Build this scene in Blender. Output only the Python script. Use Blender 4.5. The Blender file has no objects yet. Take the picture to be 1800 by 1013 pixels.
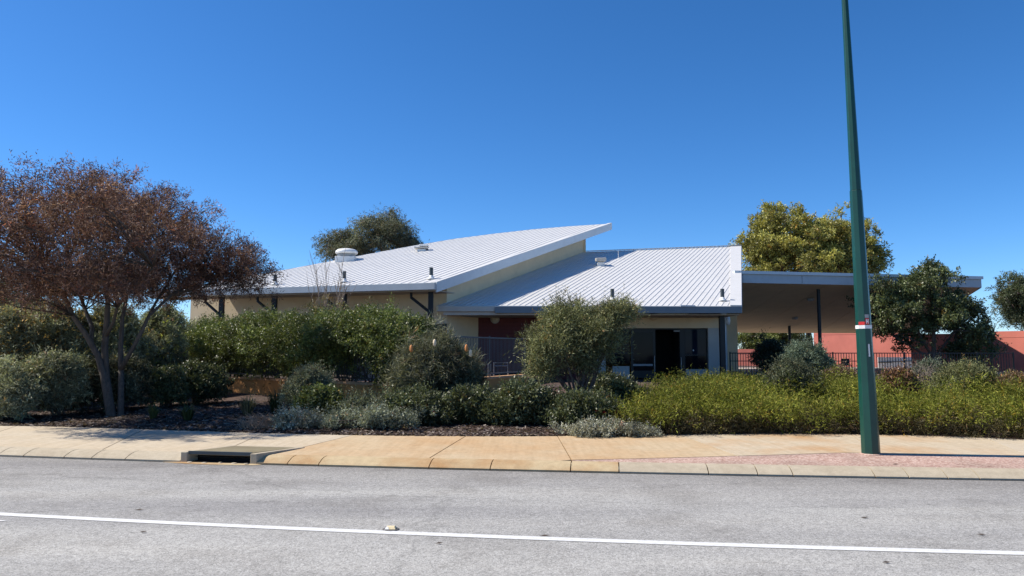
import bpy, bmesh, math, random
import numpy as np
from mathutils import Vector

random.seed(7)
RNG = np.random.default_rng(7)
R = math.radians

# ------------------------------------------------------------------ camera, light, exposure
F = 1310.0            # focal length in pixels of the 1800 px wide photograph
CX, CY = 900.0, 506.5
HOR = 615.0           # horizon row
PITCH = math.atan((HOR - CY) / F)
EYE = Vector((0, 0, 1.6))
SUN_AZ, SUN_EL = R(-83), R(47)      # azimuth clockwise from the viewing direction (+Y)

scene = bpy.context.scene
col = scene.collection
cam_d = bpy.data.cameras.new('camera')
cam = bpy.data.objects.new('camera', cam_d)
col.objects.link(cam)
cam_d.sensor_width = 36.0
cam_d.lens = F / 1800 * 36
cam_d.clip_end = 3000
cam.location = EYE
cam.rotation_euler = (R(90) + PITCH, 0, 0)
scene.camera = cam

world = bpy.data.worlds.new('World')
scene.world = world
world.use_nodes = True
wn = world.node_tree
sky = wn.nodes.new('ShaderNodeTexSky')
sky.sky_type = 'NISHITA'
sky.sun_disc = False
sky.sun_elevation = SUN_EL
sky.sun_rotation = SUN_AZ
sky.altitude = 0
sky.air_density = 0.72
sky.dust_density = 0.15
sky.ozone_density = 8.0
hs = wn.nodes.new('ShaderNodeHueSaturation')
hs.inputs['Saturation'].default_value = 1.16
wn.links.new(sky.outputs[0], hs.inputs['Color'])
wn.links.new(hs.outputs[0], wn.nodes['Background'].inputs[0])
wn.nodes['Background'].inputs[1].default_value = 0.113

sun_d = bpy.data.lights.new('sun', 'SUN')
sun_d.energy = 4.9
sun_d.angle = R(0.5)
sun_d.color = (1.0, 0.935, 0.83)
sun = bpy.data.objects.new('sun', sun_d)
col.objects.link(sun)
to_sun = Vector((math.sin(SUN_AZ) * math.cos(SUN_EL), math.cos(SUN_AZ) * math.cos(SUN_EL), math.sin(SUN_EL)))
sun.rotation_euler = to_sun.to_track_quat('Z', 'Y').to_euler()
sun.location = to_sun * 60

vs = scene.view_settings
vs.view_transform = 'Standard'
vs.look = 'None'
vs.exposure = 0.6
vs.gamma = 1.0
vs.use_curve_mapping = False
scene.render.resolution_x, scene.render.resolution_y = 1024, 576

# ------------------------------------------------------------------ surveying: picture row/column to a place
def ray(px, py):
    u, w = (px - CX) / F, (CY - py) / F
    return Vector((u, math.cos(PITCH) - w * math.sin(PITCH), math.sin(PITCH) + w * math.cos(PITCH)))
def D(px, py, d):                    # at distance d along +Y
    v = ray(px, py)
    return EYE + v * (d / v.y)
def G(px, py, z):                    # on the level z
    v = ray(px, py)
    return EYE + v * ((z - EYE.z) / v.z)
def onplane(px, py, p0, n):
    v = ray(px, py)
    return EYE + v * ((p0 - EYE).dot(n) / v.dot(n))

# ------------------------------------------------------------------ materials
MATS = {}
def new_mat(name):
    m = bpy.data.materials.new(name)
    m.use_nodes = True
    nt = m.node_tree
    return m, nt, nt.nodes['Principled BSDF']
def N(nt, typ, **kw):
    n = nt.nodes.new(typ)
    for k, v in kw.items():
        setattr(n, k, v)
    return n
def noise(nt, scale, detail=4, rough=0.55, coord='Object', dist=0.0, vec=None):
    n = N(nt, 'ShaderNodeTexNoise')
    n.inputs['Scale'].default_value = scale
    n.inputs['Detail'].default_value = detail
    n.inputs['Roughness'].default_value = rough
    n.inputs['Distortion'].default_value = dist
    if vec is None:
        g = N(nt, 'ShaderNodeNewGeometry')
        vec = g.outputs['Position']
    nt.links.new(vec, n.inputs['Vector'])
    return n.outputs['Fac']
def ramp(nt, fac, stops):
    r = N(nt, 'ShaderNodeValToRGB')
    el = r.color_ramp.elements
    while len(el) < len(stops):
        el.new(0.5)
    for e, (p, c) in zip(el, stops):
        e.position = p
        e.color = (*c, 1) if len(c) == 3 else c
    nt.links.new(fac, r.inputs[0])
    return r.outputs[0]
def mix(nt, a, b, fac, mode='MIX'):
    m = N(nt, 'ShaderNodeMix', data_type='RGBA', blend_type=mode)
    if isinstance(fac, float): m.inputs[0].default_value = fac
    else: nt.links.new(fac, m.inputs[0])
    for s, v in ((6, a), (7, b)):
        if isinstance(v, tuple): m.inputs[s].default_value = (*v, 1)
        else: nt.links.new(v, m.inputs[s])
    return m.outputs[2]
def mathn(nt, op, a, b=None):
    m = N(nt, 'ShaderNodeMath', operation=op)
    for i, v in enumerate((a, b)):
        if v is None: continue
        if isinstance(v, (int, float)): m.inputs[i].default_value = v
        else: nt.links.new(v, m.inputs[i])
    return m.outputs[0]
def bump(nt, b, h, strength=0.3, dist=0.01):
    n = N(nt, 'ShaderNodeBump')
    n.inputs['Strength'].default_value = strength
    n.inputs['Distance'].default_value = dist
    nt.links.new(h, n.inputs['Height'])
    nt.links.new(n.outputs[0], b.inputs['Normal'])
def plain(name, c, rough=0.6, var=0.12, scale=3.0, metal=0.0, spec=0.4, bumps=None):
    if name in MATS: return MATS[name]
    m, nt, b = new_mat(name)
    f = noise(nt, scale, 5)
    lo = tuple(x * (1 - var) for x in c); hi = tuple(min(1, x * (1 + var)) for x in c)
    nt.links.new(ramp(nt, f, [(0.3, lo), (0.7, hi)]), b.inputs['Base Color'])
    b.inputs['Roughness'].default_value = rough
    b.inputs['Metallic'].default_value = metal
    b.inputs['Specular IOR Level'].default_value = spec
    if bumps: bump(nt, b, noise(nt, bumps[0], 3), bumps[1], bumps[2])
    MATS[name] = m
    return m

def mat_asphalt():
    m, nt, b = new_mat('asphalt')
    g = N(nt, 'ShaderNodeNewGeometry')
    v = N(nt, 'ShaderNodeTexVoronoi'); v.inputs['Scale'].default_value = 110
    nt.links.new(g.outputs['Position'], v.inputs['Vector'])
    stone = ramp(nt, v.outputs['Color'], [(0.0, (0.15, 0.149, 0.145)), (0.35, (0.287, 0.279, 0.262)), (0.65, (0.347, 0.337, 0.315)), (1.0, (0.47, 0.465, 0.45))])
    v2 = N(nt, 'ShaderNodeTexVoronoi'); v2.inputs['Scale'].default_value = 32
    nt.links.new(g.outputs['Position'], v2.inputs['Vector'])
    stone = mix(nt, stone, ramp(nt, v2.outputs['Color'], [(0.15, (0.72,) * 3), (0.5, (1,) * 3), (0.9, (1.2,) * 3)]), 0.5, 'MULTIPLY')
    # streaks along the driving direction
    mp = N(nt, 'ShaderNodeMapping'); mp.inputs['Scale'].default_value = (0.12, 1.1, 1)
    nt.links.new(g.outputs['Position'], mp.inputs['Vector'])
    st = noise(nt, 1.0, 5, 0.6, vec=mp.outputs[0])
    c = mix(nt, stone, ramp(nt, st, [(0.3, (0.78, 0.78, 0.8)), (0.55, (1.0, 1.0, 1.0)), (0.75, (1.1, 1.09, 1.07))]), 1.0, 'MULTIPLY')
    pt = noise(nt, 0.9, 6, 0.65)
    c = mix(nt, c, ramp(nt, pt, [(0.36, (0.80, 0.79, 0.78)), (0.5, (1, 1, 1))]), 0.8, 'MULTIPLY')
    # darker gutter strip, wheel tracks, hairline cracks
    sx = N(nt, 'ShaderNodeSeparateXYZ'); nt.links.new(g.outputs['Position'], sx.inputs[0])
    wob = mathn(nt, 'MULTIPLY', mathn(nt, 'SUBTRACT', noise(nt, 0.5, 3), 0.5), 0.8)
    yy = mathn(nt, 'ADD', mathn(nt, 'ADD', sx.outputs['Y'], mathn(nt, 'MULTIPLY', sx.outputs['X'], 0.16)), wob)
    gut = ramp(nt, mathn(nt, 'DIVIDE', yy, 12.0), [(0.40, (1, 1, 1)), (0.50, (1.06,) * 3), (0.60, (0.93, 0.93, 0.94)), (0.68, (1.04,) * 3), (0.76, (0.9, 0.89, 0.89)), (0.84, (0.74, 0.72, 0.71))])
    c = mix(nt, c, gut, 1.0, 'MULTIPLY')
    mp2 = N(nt, 'ShaderNodeMapping'); mp2.inputs['Scale'].default_value = (0.22, 0.8, 1)
    nt.links.new(g.outputs['Position'], mp2.inputs['Vector'])
    ck = N(nt, 'ShaderNodeTexVoronoi', feature='DISTANCE_TO_EDGE'); ck.inputs['Scale'].default_value = 0.45
    wv = N(nt, 'ShaderNodeVectorMath', operation='ADD')
    nz_ = N(nt, 'ShaderNodeTexNoise'); nz_.inputs['Scale'].default_value = 2.2; nz_.inputs['Detail'].default_value = 5
    nt.links.new(g.outputs['Position'], nz_.inputs['Vector'])
    nt.links.new(mp2.outputs[0], wv.inputs[0])
    sc_ = N(nt, 'ShaderNodeVectorMath', operation='SCALE'); sc_.inputs['Scale'].default_value = 0.25
    nt.links.new(nz_.outputs['Color'], sc_.inputs[0]); nt.links.new(sc_.outputs[0], wv.inputs[1])
    nt.links.new(wv.outputs[0], ck.inputs['Vector'])
    c = mix(nt, c, ramp(nt, ck.outputs['Distance'], [(0.0, (0.62,) * 3), (0.006, (1, 1, 1))]), 0.55, 'MULTIPLY')
    # small dark oil spots
    sp = noise(nt, 5.0, 2, 0.5)
    c = mix(nt, c, ramp(nt, sp, [(0.22, (0.45, 0.45, 0.45)), (0.27, (1, 1, 1))]), 0.7, 'MULTIPLY')
    nt.links.new(c, b.inputs['Base Color'])
    b.inputs['Roughness'].default_value = 0.9
    b.inputs['Specular IOR Level'].default_value = 0.25
    bump(nt, b, v.outputs['Distance'], 0.35, 0.004)
    return m
def mat_concrete(name, base, stain, stain_amt, lo=0.35, hi=0.65, streak=True, scale=0.55):
    if name in MATS: return MATS[name]
    m, nt, b = new_mat(name)
    g = N(nt, 'ShaderNodeNewGeometry')
    big = noise(nt, scale, 6, 0.62)
    f = N(nt, 'ShaderNodeMapRange'); f.inputs[1].default_value = lo; f.inputs[2].default_value = hi; f.inputs[4].default_value = stain_amt
    nt.links.new(big, f.inputs[0])
    c = mix(nt, base, stain, f.outputs[0])
    fine = noise(nt, 9, 7, 0.7)
    c = mix(nt, c, ramp(nt, fine, [(0.25, (0.82, 0.81, 0.8)), (0.6, (1.05, 1.05, 1.05))]), 1.0, 'MULTIPLY')
    gr = noise(nt, 90, 3, 0.6)
    c = mix(nt, c, ramp(nt, gr, [(0.3, (0.85,) * 3), (0.7, (1.1,) * 3)]), 0.8, 'MULTIPLY')
    if streak:   # broom finish across the walk
        mp = N(nt, 'ShaderNodeMapping'); mp.inputs['Scale'].default_value = (9, 0.5, 1)
        nt.links.new(g.outputs['Position'], mp.inputs['Vector'])
        s = noise(nt, 1.6, 5, 0.6, vec=mp.outputs[0])
        c = mix(nt, c, ramp(nt, s, [(0.3, (0.88, 0.85, 0.8)), (0.62, (1.05, 1.05, 1.05))]), 0.7, 'MULTIPLY')
    sp = noise(nt, 14, 2, 0.5)
    c = mix(nt, c, ramp(nt, sp, [(0.2, (0.5, 0.45, 0.4)), (0.25, (1, 1, 1))]), 0.6, 'MULTIPLY')
    nt.links.new(c, b.inputs['Base Color'])
    b.inputs['Roughness'].default_value = 0.88
    b.inputs['Specular IOR Level'].default_value = 0.25
    bump(nt, b, gr, 0.25, 0.004)
    MATS[name] = m
    return m
def mat_aggregate():
    m, nt, b = new_mat('pink_aggregate')
    g = N(nt, 'ShaderNodeNewGeometry')
    v = N(nt, 'ShaderNodeTexVoronoi'); v.inputs['Scale'].default_value = 38
    nt.links.new(g.outputs['Position'], v.inputs['Vector'])
    c = ramp(nt, v.outputs['Color'], [(0.0, (0.22, 0.115, 0.085)), (0.4, (0.37, 0.25, 0.20)), (0.7, (0.44, 0.32, 0.265)), (1.0, (0.56, 0.46, 0.385))])
    c = mix(nt, c, ramp(nt, noise(nt, 1.2, 4), [(0.35, (0.8, 0.78, 0.75)), (0.6, (1.05, 1.0, 0.98))]), 1.0, 'MULTIPLY')
    nt.links.new(c, b.inputs['Base Color'])
    b.inputs['Roughness'].default_value = 0.9
    bump(nt, b, v.outputs['Distance'], 0.6, 0.008)
    return m
def mat_soil():
    m, nt, b = new_mat('bark_mulch_soil')
    c = ramp(nt, noise(nt, 16, 6, 0.7), [(0.25, (0.018, 0.012, 0.010)), (0.5, (0.055, 0.038, 0.032)), (0.75, (0.12, 0.085, 0.07))])
    c = mix(nt, c, ramp(nt, noise(nt, 0.35, 4), [(0.4, (1.0, 1.0, 1.0)), (0.65, (1.35, 0.95, 0.75))]), 1.0, 'MULTIPLY')
    nt.links.new(c, b.inputs['Base Color'])
    b.inputs['Roughness'].default_value = 0.95
    bump(nt, b, noise(nt, 22, 5, 0.7), 0.8, 0.03)
    return m
def mat_paint():
    m, nt, b = new_mat('road_paint')
    wear = noise(nt, 24, 6, 0.75)
    c = ramp(nt, wear, [(0.32, (0.36, 0.36, 0.35)), (0.42, (0.56, 0.56, 0.55)), (0.7, (0.66, 0.66, 0.65))])
    nt.links.new(c, b.inputs['Base Color'])
    b.inputs['Roughness'].default_value = 0.7
    return m
def mat_leaf(name, rough=0.45, trans=0.24, spec=0.35):
    m, nt, b = new_mat(name)
    a = N(nt, 'ShaderNodeAttribute', attribute_name='Col')
    nt.links.new(a.outputs['Color'], b.inputs['Base Color'])
    b.inputs['Roughness'].default_value = rough
    b.inputs['Specular IOR Level'].default_value = spec
    t = N(nt, 'ShaderNodeBsdfTranslucent')
    br = mix(nt, a.outputs['Color'], (1.25, 1.25, 0.75), 1.0, 'MULTIPLY')
    nt.links.new(br, t.inputs['Color'])
    ms = N(nt, 'ShaderNodeMixShader'); ms.inputs[0].default_value = trans
    nt.links.new(b.outputs[0], ms.inputs[1]); nt.links.new(t.outputs[0], ms.inputs[2])
    nt.links.new(ms.outputs[0], nt.nodes['Material Output'].inputs['Surface'])
    return m
def mat_bark(name, a, c):
    m, nt, b = new_mat(name)
    g = N(nt, 'ShaderNodeNewGeometry')
    mp = N(nt, 'ShaderNodeMapping'); mp.inputs['Scale'].default_value = (9, 9, 1.8)
    nt.links.new(g.outputs['Position'], mp.inputs['Vector'])
    f = noise(nt, 2.2, 6, 0.65, vec=mp.outputs[0])
    nt.links.new(ramp(nt, f, [(0.3, a), (0.7, c)]), b.inputs['Base Color'])
    b.inputs['Roughness'].default_value = 0.9
    bump(nt, b, f, 0.5, 0.02)
    return m
def mat_roof(name, c):
    m, nt, b = new_mat(name)
    f = noise(nt, 0.35, 5, 0.6)
    f2 = noise(nt, 3.5, 5, 0.65)
    k = mix(nt, tuple(x * 0.9 for x in c), c, f)
    k = mix(nt, k, ramp(nt, f2, [(0.28, (0.88, 0.88, 0.87)), (0.5, (1, 1, 1))]), 0.8, 'MULTIPLY')
    nt.links.new(k, b.inputs['Base Color'])
    b.inputs['Roughness'].default_value = 0.42
    b.inputs['Specular IOR Level'].default_value = 0.4
    return m
def mat_boards(name, c, pitch=0.15):
    m, nt, b = new_mat(name)
    g = N(nt, 'ShaderNodeNewGeometry')
    s = N(nt, 'ShaderNodeSeparateXYZ'); nt.links.new(g.outputs['Position'], s.inputs[0])
    fr = mathn(nt, 'FRACT', mathn(nt, 'DIVIDE', s.outputs['Z'], pitch))
    k = ramp(nt, fr, [(0.0, tuple(x * 0.45 for x in c)), (0.1, c), (1.0, tuple(x * 1.05 for x in c))])
    k = mix(nt, k, ramp(nt, noise(nt, 2.0, 5), [(0.3, (0.85,) * 3), (0.7, (1.1,) * 3)]), 1.0, 'MULTIPLY')
    nt.links.new(k, b.inputs['Base Color'])
    b.inputs['Roughness'].default_value = 0.6
    bump(nt, b, fr, 0.6, 0.02)
    return m
def mat_glass(name, c=(0.012, 0.014, 0.017)):
    m, nt, b = new_mat(name)
    nt.links.new(ramp(nt, noise(nt, 0.7, 3), [(0.3, tuple(x * 0.7 for x in c)), (0.7, tuple(x * 1.3 for x in c))]), b.inputs['Base Color'])
    b.inputs['Roughness'].default_value = 0.06
    b.inputs['Specular IOR Level'].default_value = 0.12
    return m

M_ASPH = mat_asphalt(); M_AGG = mat_aggregate(); M_SOIL = mat_soil(); M_PAINT = mat_paint()
CREAM = (0.475, 0.41, 0.315); RUST = (0.42, 0.225, 0.085)
M_SLAB = mat_concrete('concrete_cream', CREAM, (0.45, 0.34, 0.20), 0.35)
M_SLAB_O = mat_concrete('concrete_rust', (0.47, 0.365, 0.235), RUST, 0.6, 0.38, 0.72)
M_SLAB_M = mat_concrete('concrete_mixed', (0.47, 0.39, 0.28), RUST, 0.8, 0.47, 0.7)
M_KERB = mat_concrete('concrete_kerb', (0.43, 0.37, 0.275), (0.34, 0.28, 0.20), 0.6, streak=False, scale=1.4)
M_KERB_O = mat_concrete('concrete_kerb_rust', (0.45, 0.35, 0.21), (0.34, 0.18, 0.07), 0.8, 0.42, 0.68, streak=False, scale=1.2)
M_CONC = mat_concrete('concrete_grey', (0.40, 0.35, 0.26), (0.28, 0.22, 0.14), 0.6, streak=False, scale=1.8)
M_LEAF = mat_leaf('leaf'); M_LEAF_DRY = mat_leaf('leaf_dry', 0.6, 0.2, 0.25); M_LEAF_MATT = mat_leaf('leaf_matt', 0.65, 0.2, 0.2)
M_LEAF_COVER = mat_leaf('leaf_cover', 0.65, 0.25, 0.12)
M_LEAF_GLOSS = mat_leaf('leaf_glossy', 0.42, 0.2, 0.3)
M_BARK = mat_bark('bark_brown', (0.05, 0.035, 0.028), (0.17, 0.125, 0.10))
M_BARK_G = mat_bark('bark_grey', (0.042, 0.034, 0.029), (0.125, 0.102, 0.085))
M_ROOF = mat_roof('roof_white_steel', (0.63, 0.62, 0.60))
M_FASCIA = plain('fascia_grey_blue', (0.42, 0.46, 0.49), 0.45, 0.06)
M_BARGE = plain('barge_pale_grey', (0.60, 0.64, 0.66), 0.4, 0.05)
M_GUT = plain('gutter_slate', (0.16, 0.19, 0.215), 0.45, 0.06)
M_GUT_C = plain('fascia_cream', (0.50, 0.46, 0.40), 0.5, 0.06)
M_CREAM = plain('render_cream', (0.78, 0.63, 0.42), 0.85, 0.06, 2.0, bumps=(60, 0.2, 0.004))
M_PIER = plain('render_pale_grey', (0.50, 0.49, 0.45), 0.85, 0.06, 2.0)
M_BASE = plain('charcoal_base', (0.03, 0.032, 0.04), 0.7, 0.2, 8)
M_POST = plain('post_charcoal', (0.011, 0.014, 0.017), 0.5, 0.15)
M_STUB = plain('stub_slate', (0.05, 0.065, 0.072), 0.5, 0.12)
M_REDB = mat_boards('red_board_cladding', (0.13, 0.018, 0.018))
M_RED = plain('red_render', (0.50, 0.155, 0.115), 0.85, 0.1, 1.2, bumps=(40, 0.2, 0.004))
M_RED_D = plain('red_render_dark', (0.25, 0.05, 0.035), 0.85, 0.12, 2)
M_ORANGE = plain('ochre_render', (0.52, 0.235, 0.07), 0.85, 0.14, 2.0, bumps=(40, 0.25, 0.005))
M_COPE = plain('ochre_coping', (0.55, 0.31, 0.16), 0.8, 0.12, 4)
M_FENCE = plain('fence_dark', (0.03, 0.028, 0.026), 0.5, 0.15)
M_FENCE_G = plain('fence_grey', (0.14, 0.135, 0.13), 0.5, 0.12)
M_GLASS = mat_glass('dark_glass', (0.006, 0.0085, 0.015)); M_GLASS_B = mat_glass('blue_dark_glass', (0.014, 0.02, 0.036))
M_FRAME = plain('door_frame_black', (0.012, 0.012, 0.014), 0.4, 0.1)
M_STEEL = plain('brushed_steel', (0.45, 0.45, 0.45), 0.35, 0.08, 9, metal=0.8)
M_WHITE = plain('white_painted_metal', (0.72, 0.72, 0.70), 0.45, 0.06)
M_LOUV = plain('vent_throat', (0.25, 0.26, 0.26), 0.5, 0.1)
M_SOFFIT = plain('canopy_soffit', (0.52, 0.43, 0.29), 0.75, 0.08, 1.5)
M_SOFF2 = plain('eave_soffit', (0.42, 0.38, 0.31), 0.8, 0.06, 1.5)
M_GREEN = plain('pole_green', (0.0035, 0.046, 0.034), 0.36, 0.12, 5, spec=0.5)
M_SRED = plain('sticker_red', (0.55, 0.02, 0.02), 0.5, 0.05)
M_SWHITE = plain('sticker_white', (0.72, 0.71, 0.70), 0.5, 0.06, 20)
M_SGREY = plain('sticker_grey', (0.34, 0.34, 0.34), 0.5, 0.06, 20)
M_STUD = plain('stud_cream', (0.68, 0.56, 0.34), 0.5, 0.2, 30)
M_STUDB = plain('stud_glue', (0.09, 0.085, 0.08), 0.7, 0.2, 30)
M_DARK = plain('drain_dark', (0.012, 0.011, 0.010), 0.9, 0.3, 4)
M_LAMP = plain('lamp_diffuser', (0.62, 0.56, 0.42), 0.4, 0.05)
M_BROWN = plain('garden_edging_brown', (0.16, 0.085, 0.06), 0.8, 0.15, 4)
M_TWIG = plain('twig_grey_brown', (0.22, 0.17, 0.13), 0.85, 0.25, 6)
M_STRAW = plain('straw', (0.34, 0.23, 0.15), 0.85, 0.3, 6)
M_SPIKE = plain('banksia_orange', (0.55, 0.22, 0.07), 0.8, 0.3, 40, bumps=(150, 0.5, 0.01))
M_SPIKE_W = plain('banksia_cream', (0.68, 0.55, 0.38), 0.8, 0.2, 40, bumps=(150, 0.5, 0.01))

# ------------------------------------------------------------------ mesh helpers
class MB:
    def __init__(s): s.v, s.f = [], []
    def add(s, vs, fs):
        o = len(s.v); s.v += [tuple(p) for p in vs]; s.f += [tuple(i + o for i in f) for f in fs]; return s
    def box(s, lo, hi):
        x0, y0, z0 = lo; x1, y1, z1 = hi
        return s.add([(x0, y0, z0), (x1, y0, z0), (x1, y1, z0), (x0, y1, z0), (x0, y0, z1), (x1, y0, z1), (x1, y1, z1), (x0, y1, z1)],
                     [(0, 3, 2, 1), (4, 5, 6, 7), (0, 1, 5, 4), (1, 2, 6, 5), (2, 3, 7, 6), (3, 0, 4, 7)])
    def bar(s, p, q, w, h, side=0.0, up=0.0):
        """box from p to q, w wide sideways and h high (world up), centred; side / up shift it"""
        p, q = Vector(p), Vector(q)
        d = (q - p).normalized()
        r = d.cross(Vector((0, 0, 1)))
        if r.length < 1e-4: r = Vector((1, 0, 0))
        r.normalize(); u = Vector((0, 0, 1)) if abs(d.z) < 0.9 else r.cross(d).normalized()
        vs = []
        for c in (p, q):
            for a, b in ((-1, -1), (1, -1), (1, 1), (-1, 1)):
                vs.append(c + r * (side + a * w / 2) + u * (up + b * h / 2))
        return s.add(vs, [(0, 1, 2, 3), (7, 6, 5, 4), (0, 4, 5, 1), (1, 5, 6, 2), (2, 6, 7, 3), (3, 7, 4, 0)])
    def prism(s, top, dz):
        """polygon 'top' (3D points) extruded down by dz"""
        n = len(top)
        vs = [Vector(p) for p in top] + [Vector(p) - Vector((0, 0, dz)) for p in top]
        return s.add(vs, [tuple(range(n)), tuple(range(2 * n - 1, n - 1, -1))] + [(i, i + n, (i + 1) % n + n, (i + 1) % n) for i in range(n)])
    def wall(s, p, q, zb, zp, zq, th):
        """wall over plan points p, q: bottom zb, tops zp / zq, thickness th to the left of p>q"""
        p, q = Vector((p[0], p[1], 0)), Vector((q[0], q[1], 0))
        d = (q - p).normalized(); nrm = Vector((-d.y, d.x, 0)) * th
        Z = lambda z: Vector((0, 0, z))
        vs = [p + Z(zb), q + Z(zb), q + nrm + Z(zb), p + nrm + Z(zb), p + Z(zp), q + Z(zq), q + nrm + Z(zq), p + nrm + Z(zp)]
        return s.add(vs, [(0, 3, 2, 1), (4, 5, 6, 7), (0, 1, 5, 4), (1, 2, 6, 5), (2, 3, 7, 6), (3, 0, 4, 7)])
    def tube(s, pts, rad, n=6):
        pts = [Vector(p) for p in pts]
        if not isinstance(rad, (list, tuple)): rad = [rad] * len(pts)
        rings = []; prev = None
        for i, p in enumerate(pts):
            d = (pts[min(i + 1, len(pts) - 1)] - pts[max(i - 1, 0)])
            d = d.normalized() if d.length > 1e-6 else Vector((0, 0, 1))
            a = prev if prev is not None and abs(prev.dot(d)) < 0.95 else (Vector((1, 0, 0)) if abs(d.x) < 0.8 else Vector((0, 1, 0)))
            x = (a - d * a.dot(d)).normalized(); y = d.cross(x); prev = x
            rings.append([p + (x * math.cos(k * 2 * math.pi / n) + y * math.sin(k * 2 * math.pi / n)) * rad[i] for k in range(n)])
        vs = [p for r in rings for p in r]
        fs = [(i * n + k, i * n + (k + 1) % n, (i + 1) * n + (k + 1) % n, (i + 1) * n + k) for i in range(len(rings) - 1) for k in range(n)]
        fs += [tuple(range(n - 1, -1, -1)), tuple((len(rings) - 1) * n + k for k in range(n))]
        return s.add(vs, fs)
    def lathe(s, c, prof, n=20, ax=None, rot=0.0):
        """profile [(r, h)] turned about an axis through c (default +Z)"""
        c = Vector(c); ax = Vector(ax or (0, 0, 1)).normalized()
        a = Vector((1, 0, 0)) if abs(ax.x) < 0.8 else Vector((0, 1, 0))
        x = (a - ax * a.dot(ax)).normalized(); y = ax.cross(x)
        vs = [c + ax * h + (x * math.cos(rot + k * 2 * math.pi / n) + y * math.sin(rot + k * 2 * math.pi / n)) * r for r, h in prof for k in range(n)]
        fs = [(i * n + k, i * n + (k + 1) % n, (i + 1) * n + (k + 1) % n, (i + 1) * n + k) for i in range(len(prof) - 1) for k in range(n)]
        fs += [tuple(range(n - 1, -1, -1)), tuple((len(prof) - 1) * n + k for k in range(n))]
        return s.add(vs, fs)
    def build(s, name, mat, parent=None, smooth=False, bevel=0.0):
        off = Vector(parent_loc(parent))
        me = bpy.data.meshes.new(name)
        me.from_pydata([tuple(Vector(p) - off) for p in s.v], [], s.f)
        bm = bmesh.new(); bm.from_mesh(me)
        bmesh.ops.recalc_face_normals(bm, faces=bm.faces)
        bm.to_mesh(me); bm.free()
        me.materials.append(mat)
        if smooth:
            for p in me.polygons: p.use_smooth = True
        o = bpy.data.objects.new(name, me)
        col.objects.link(o)
        if parent: o.parent = parent
        if bevel:
            b = o.modifiers.new('bevel', 'BEVEL'); b.width = bevel; b.segments = 2; b.limit_method = 'ANGLE'
        return o
def parent_loc(p):
    v = Vector((0, 0, 0))
    while p is not None:
        v += Vector(p.location); p = p.parent
    return v
def tag(o, label, cat, group=None):
    o['label'] = label; o['category'] = cat
    if group: o['group'] = group
    return o
def struct(o):
    o['kind'] = 'structure'; return o
def thing(name, label, cat, loc, group=None):
    o = bpy.data.objects.new(name, None)
    o.empty_display_size = 0.3
    col.objects.link(o); o.location = loc
    return tag(o, label, cat, group)

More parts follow.
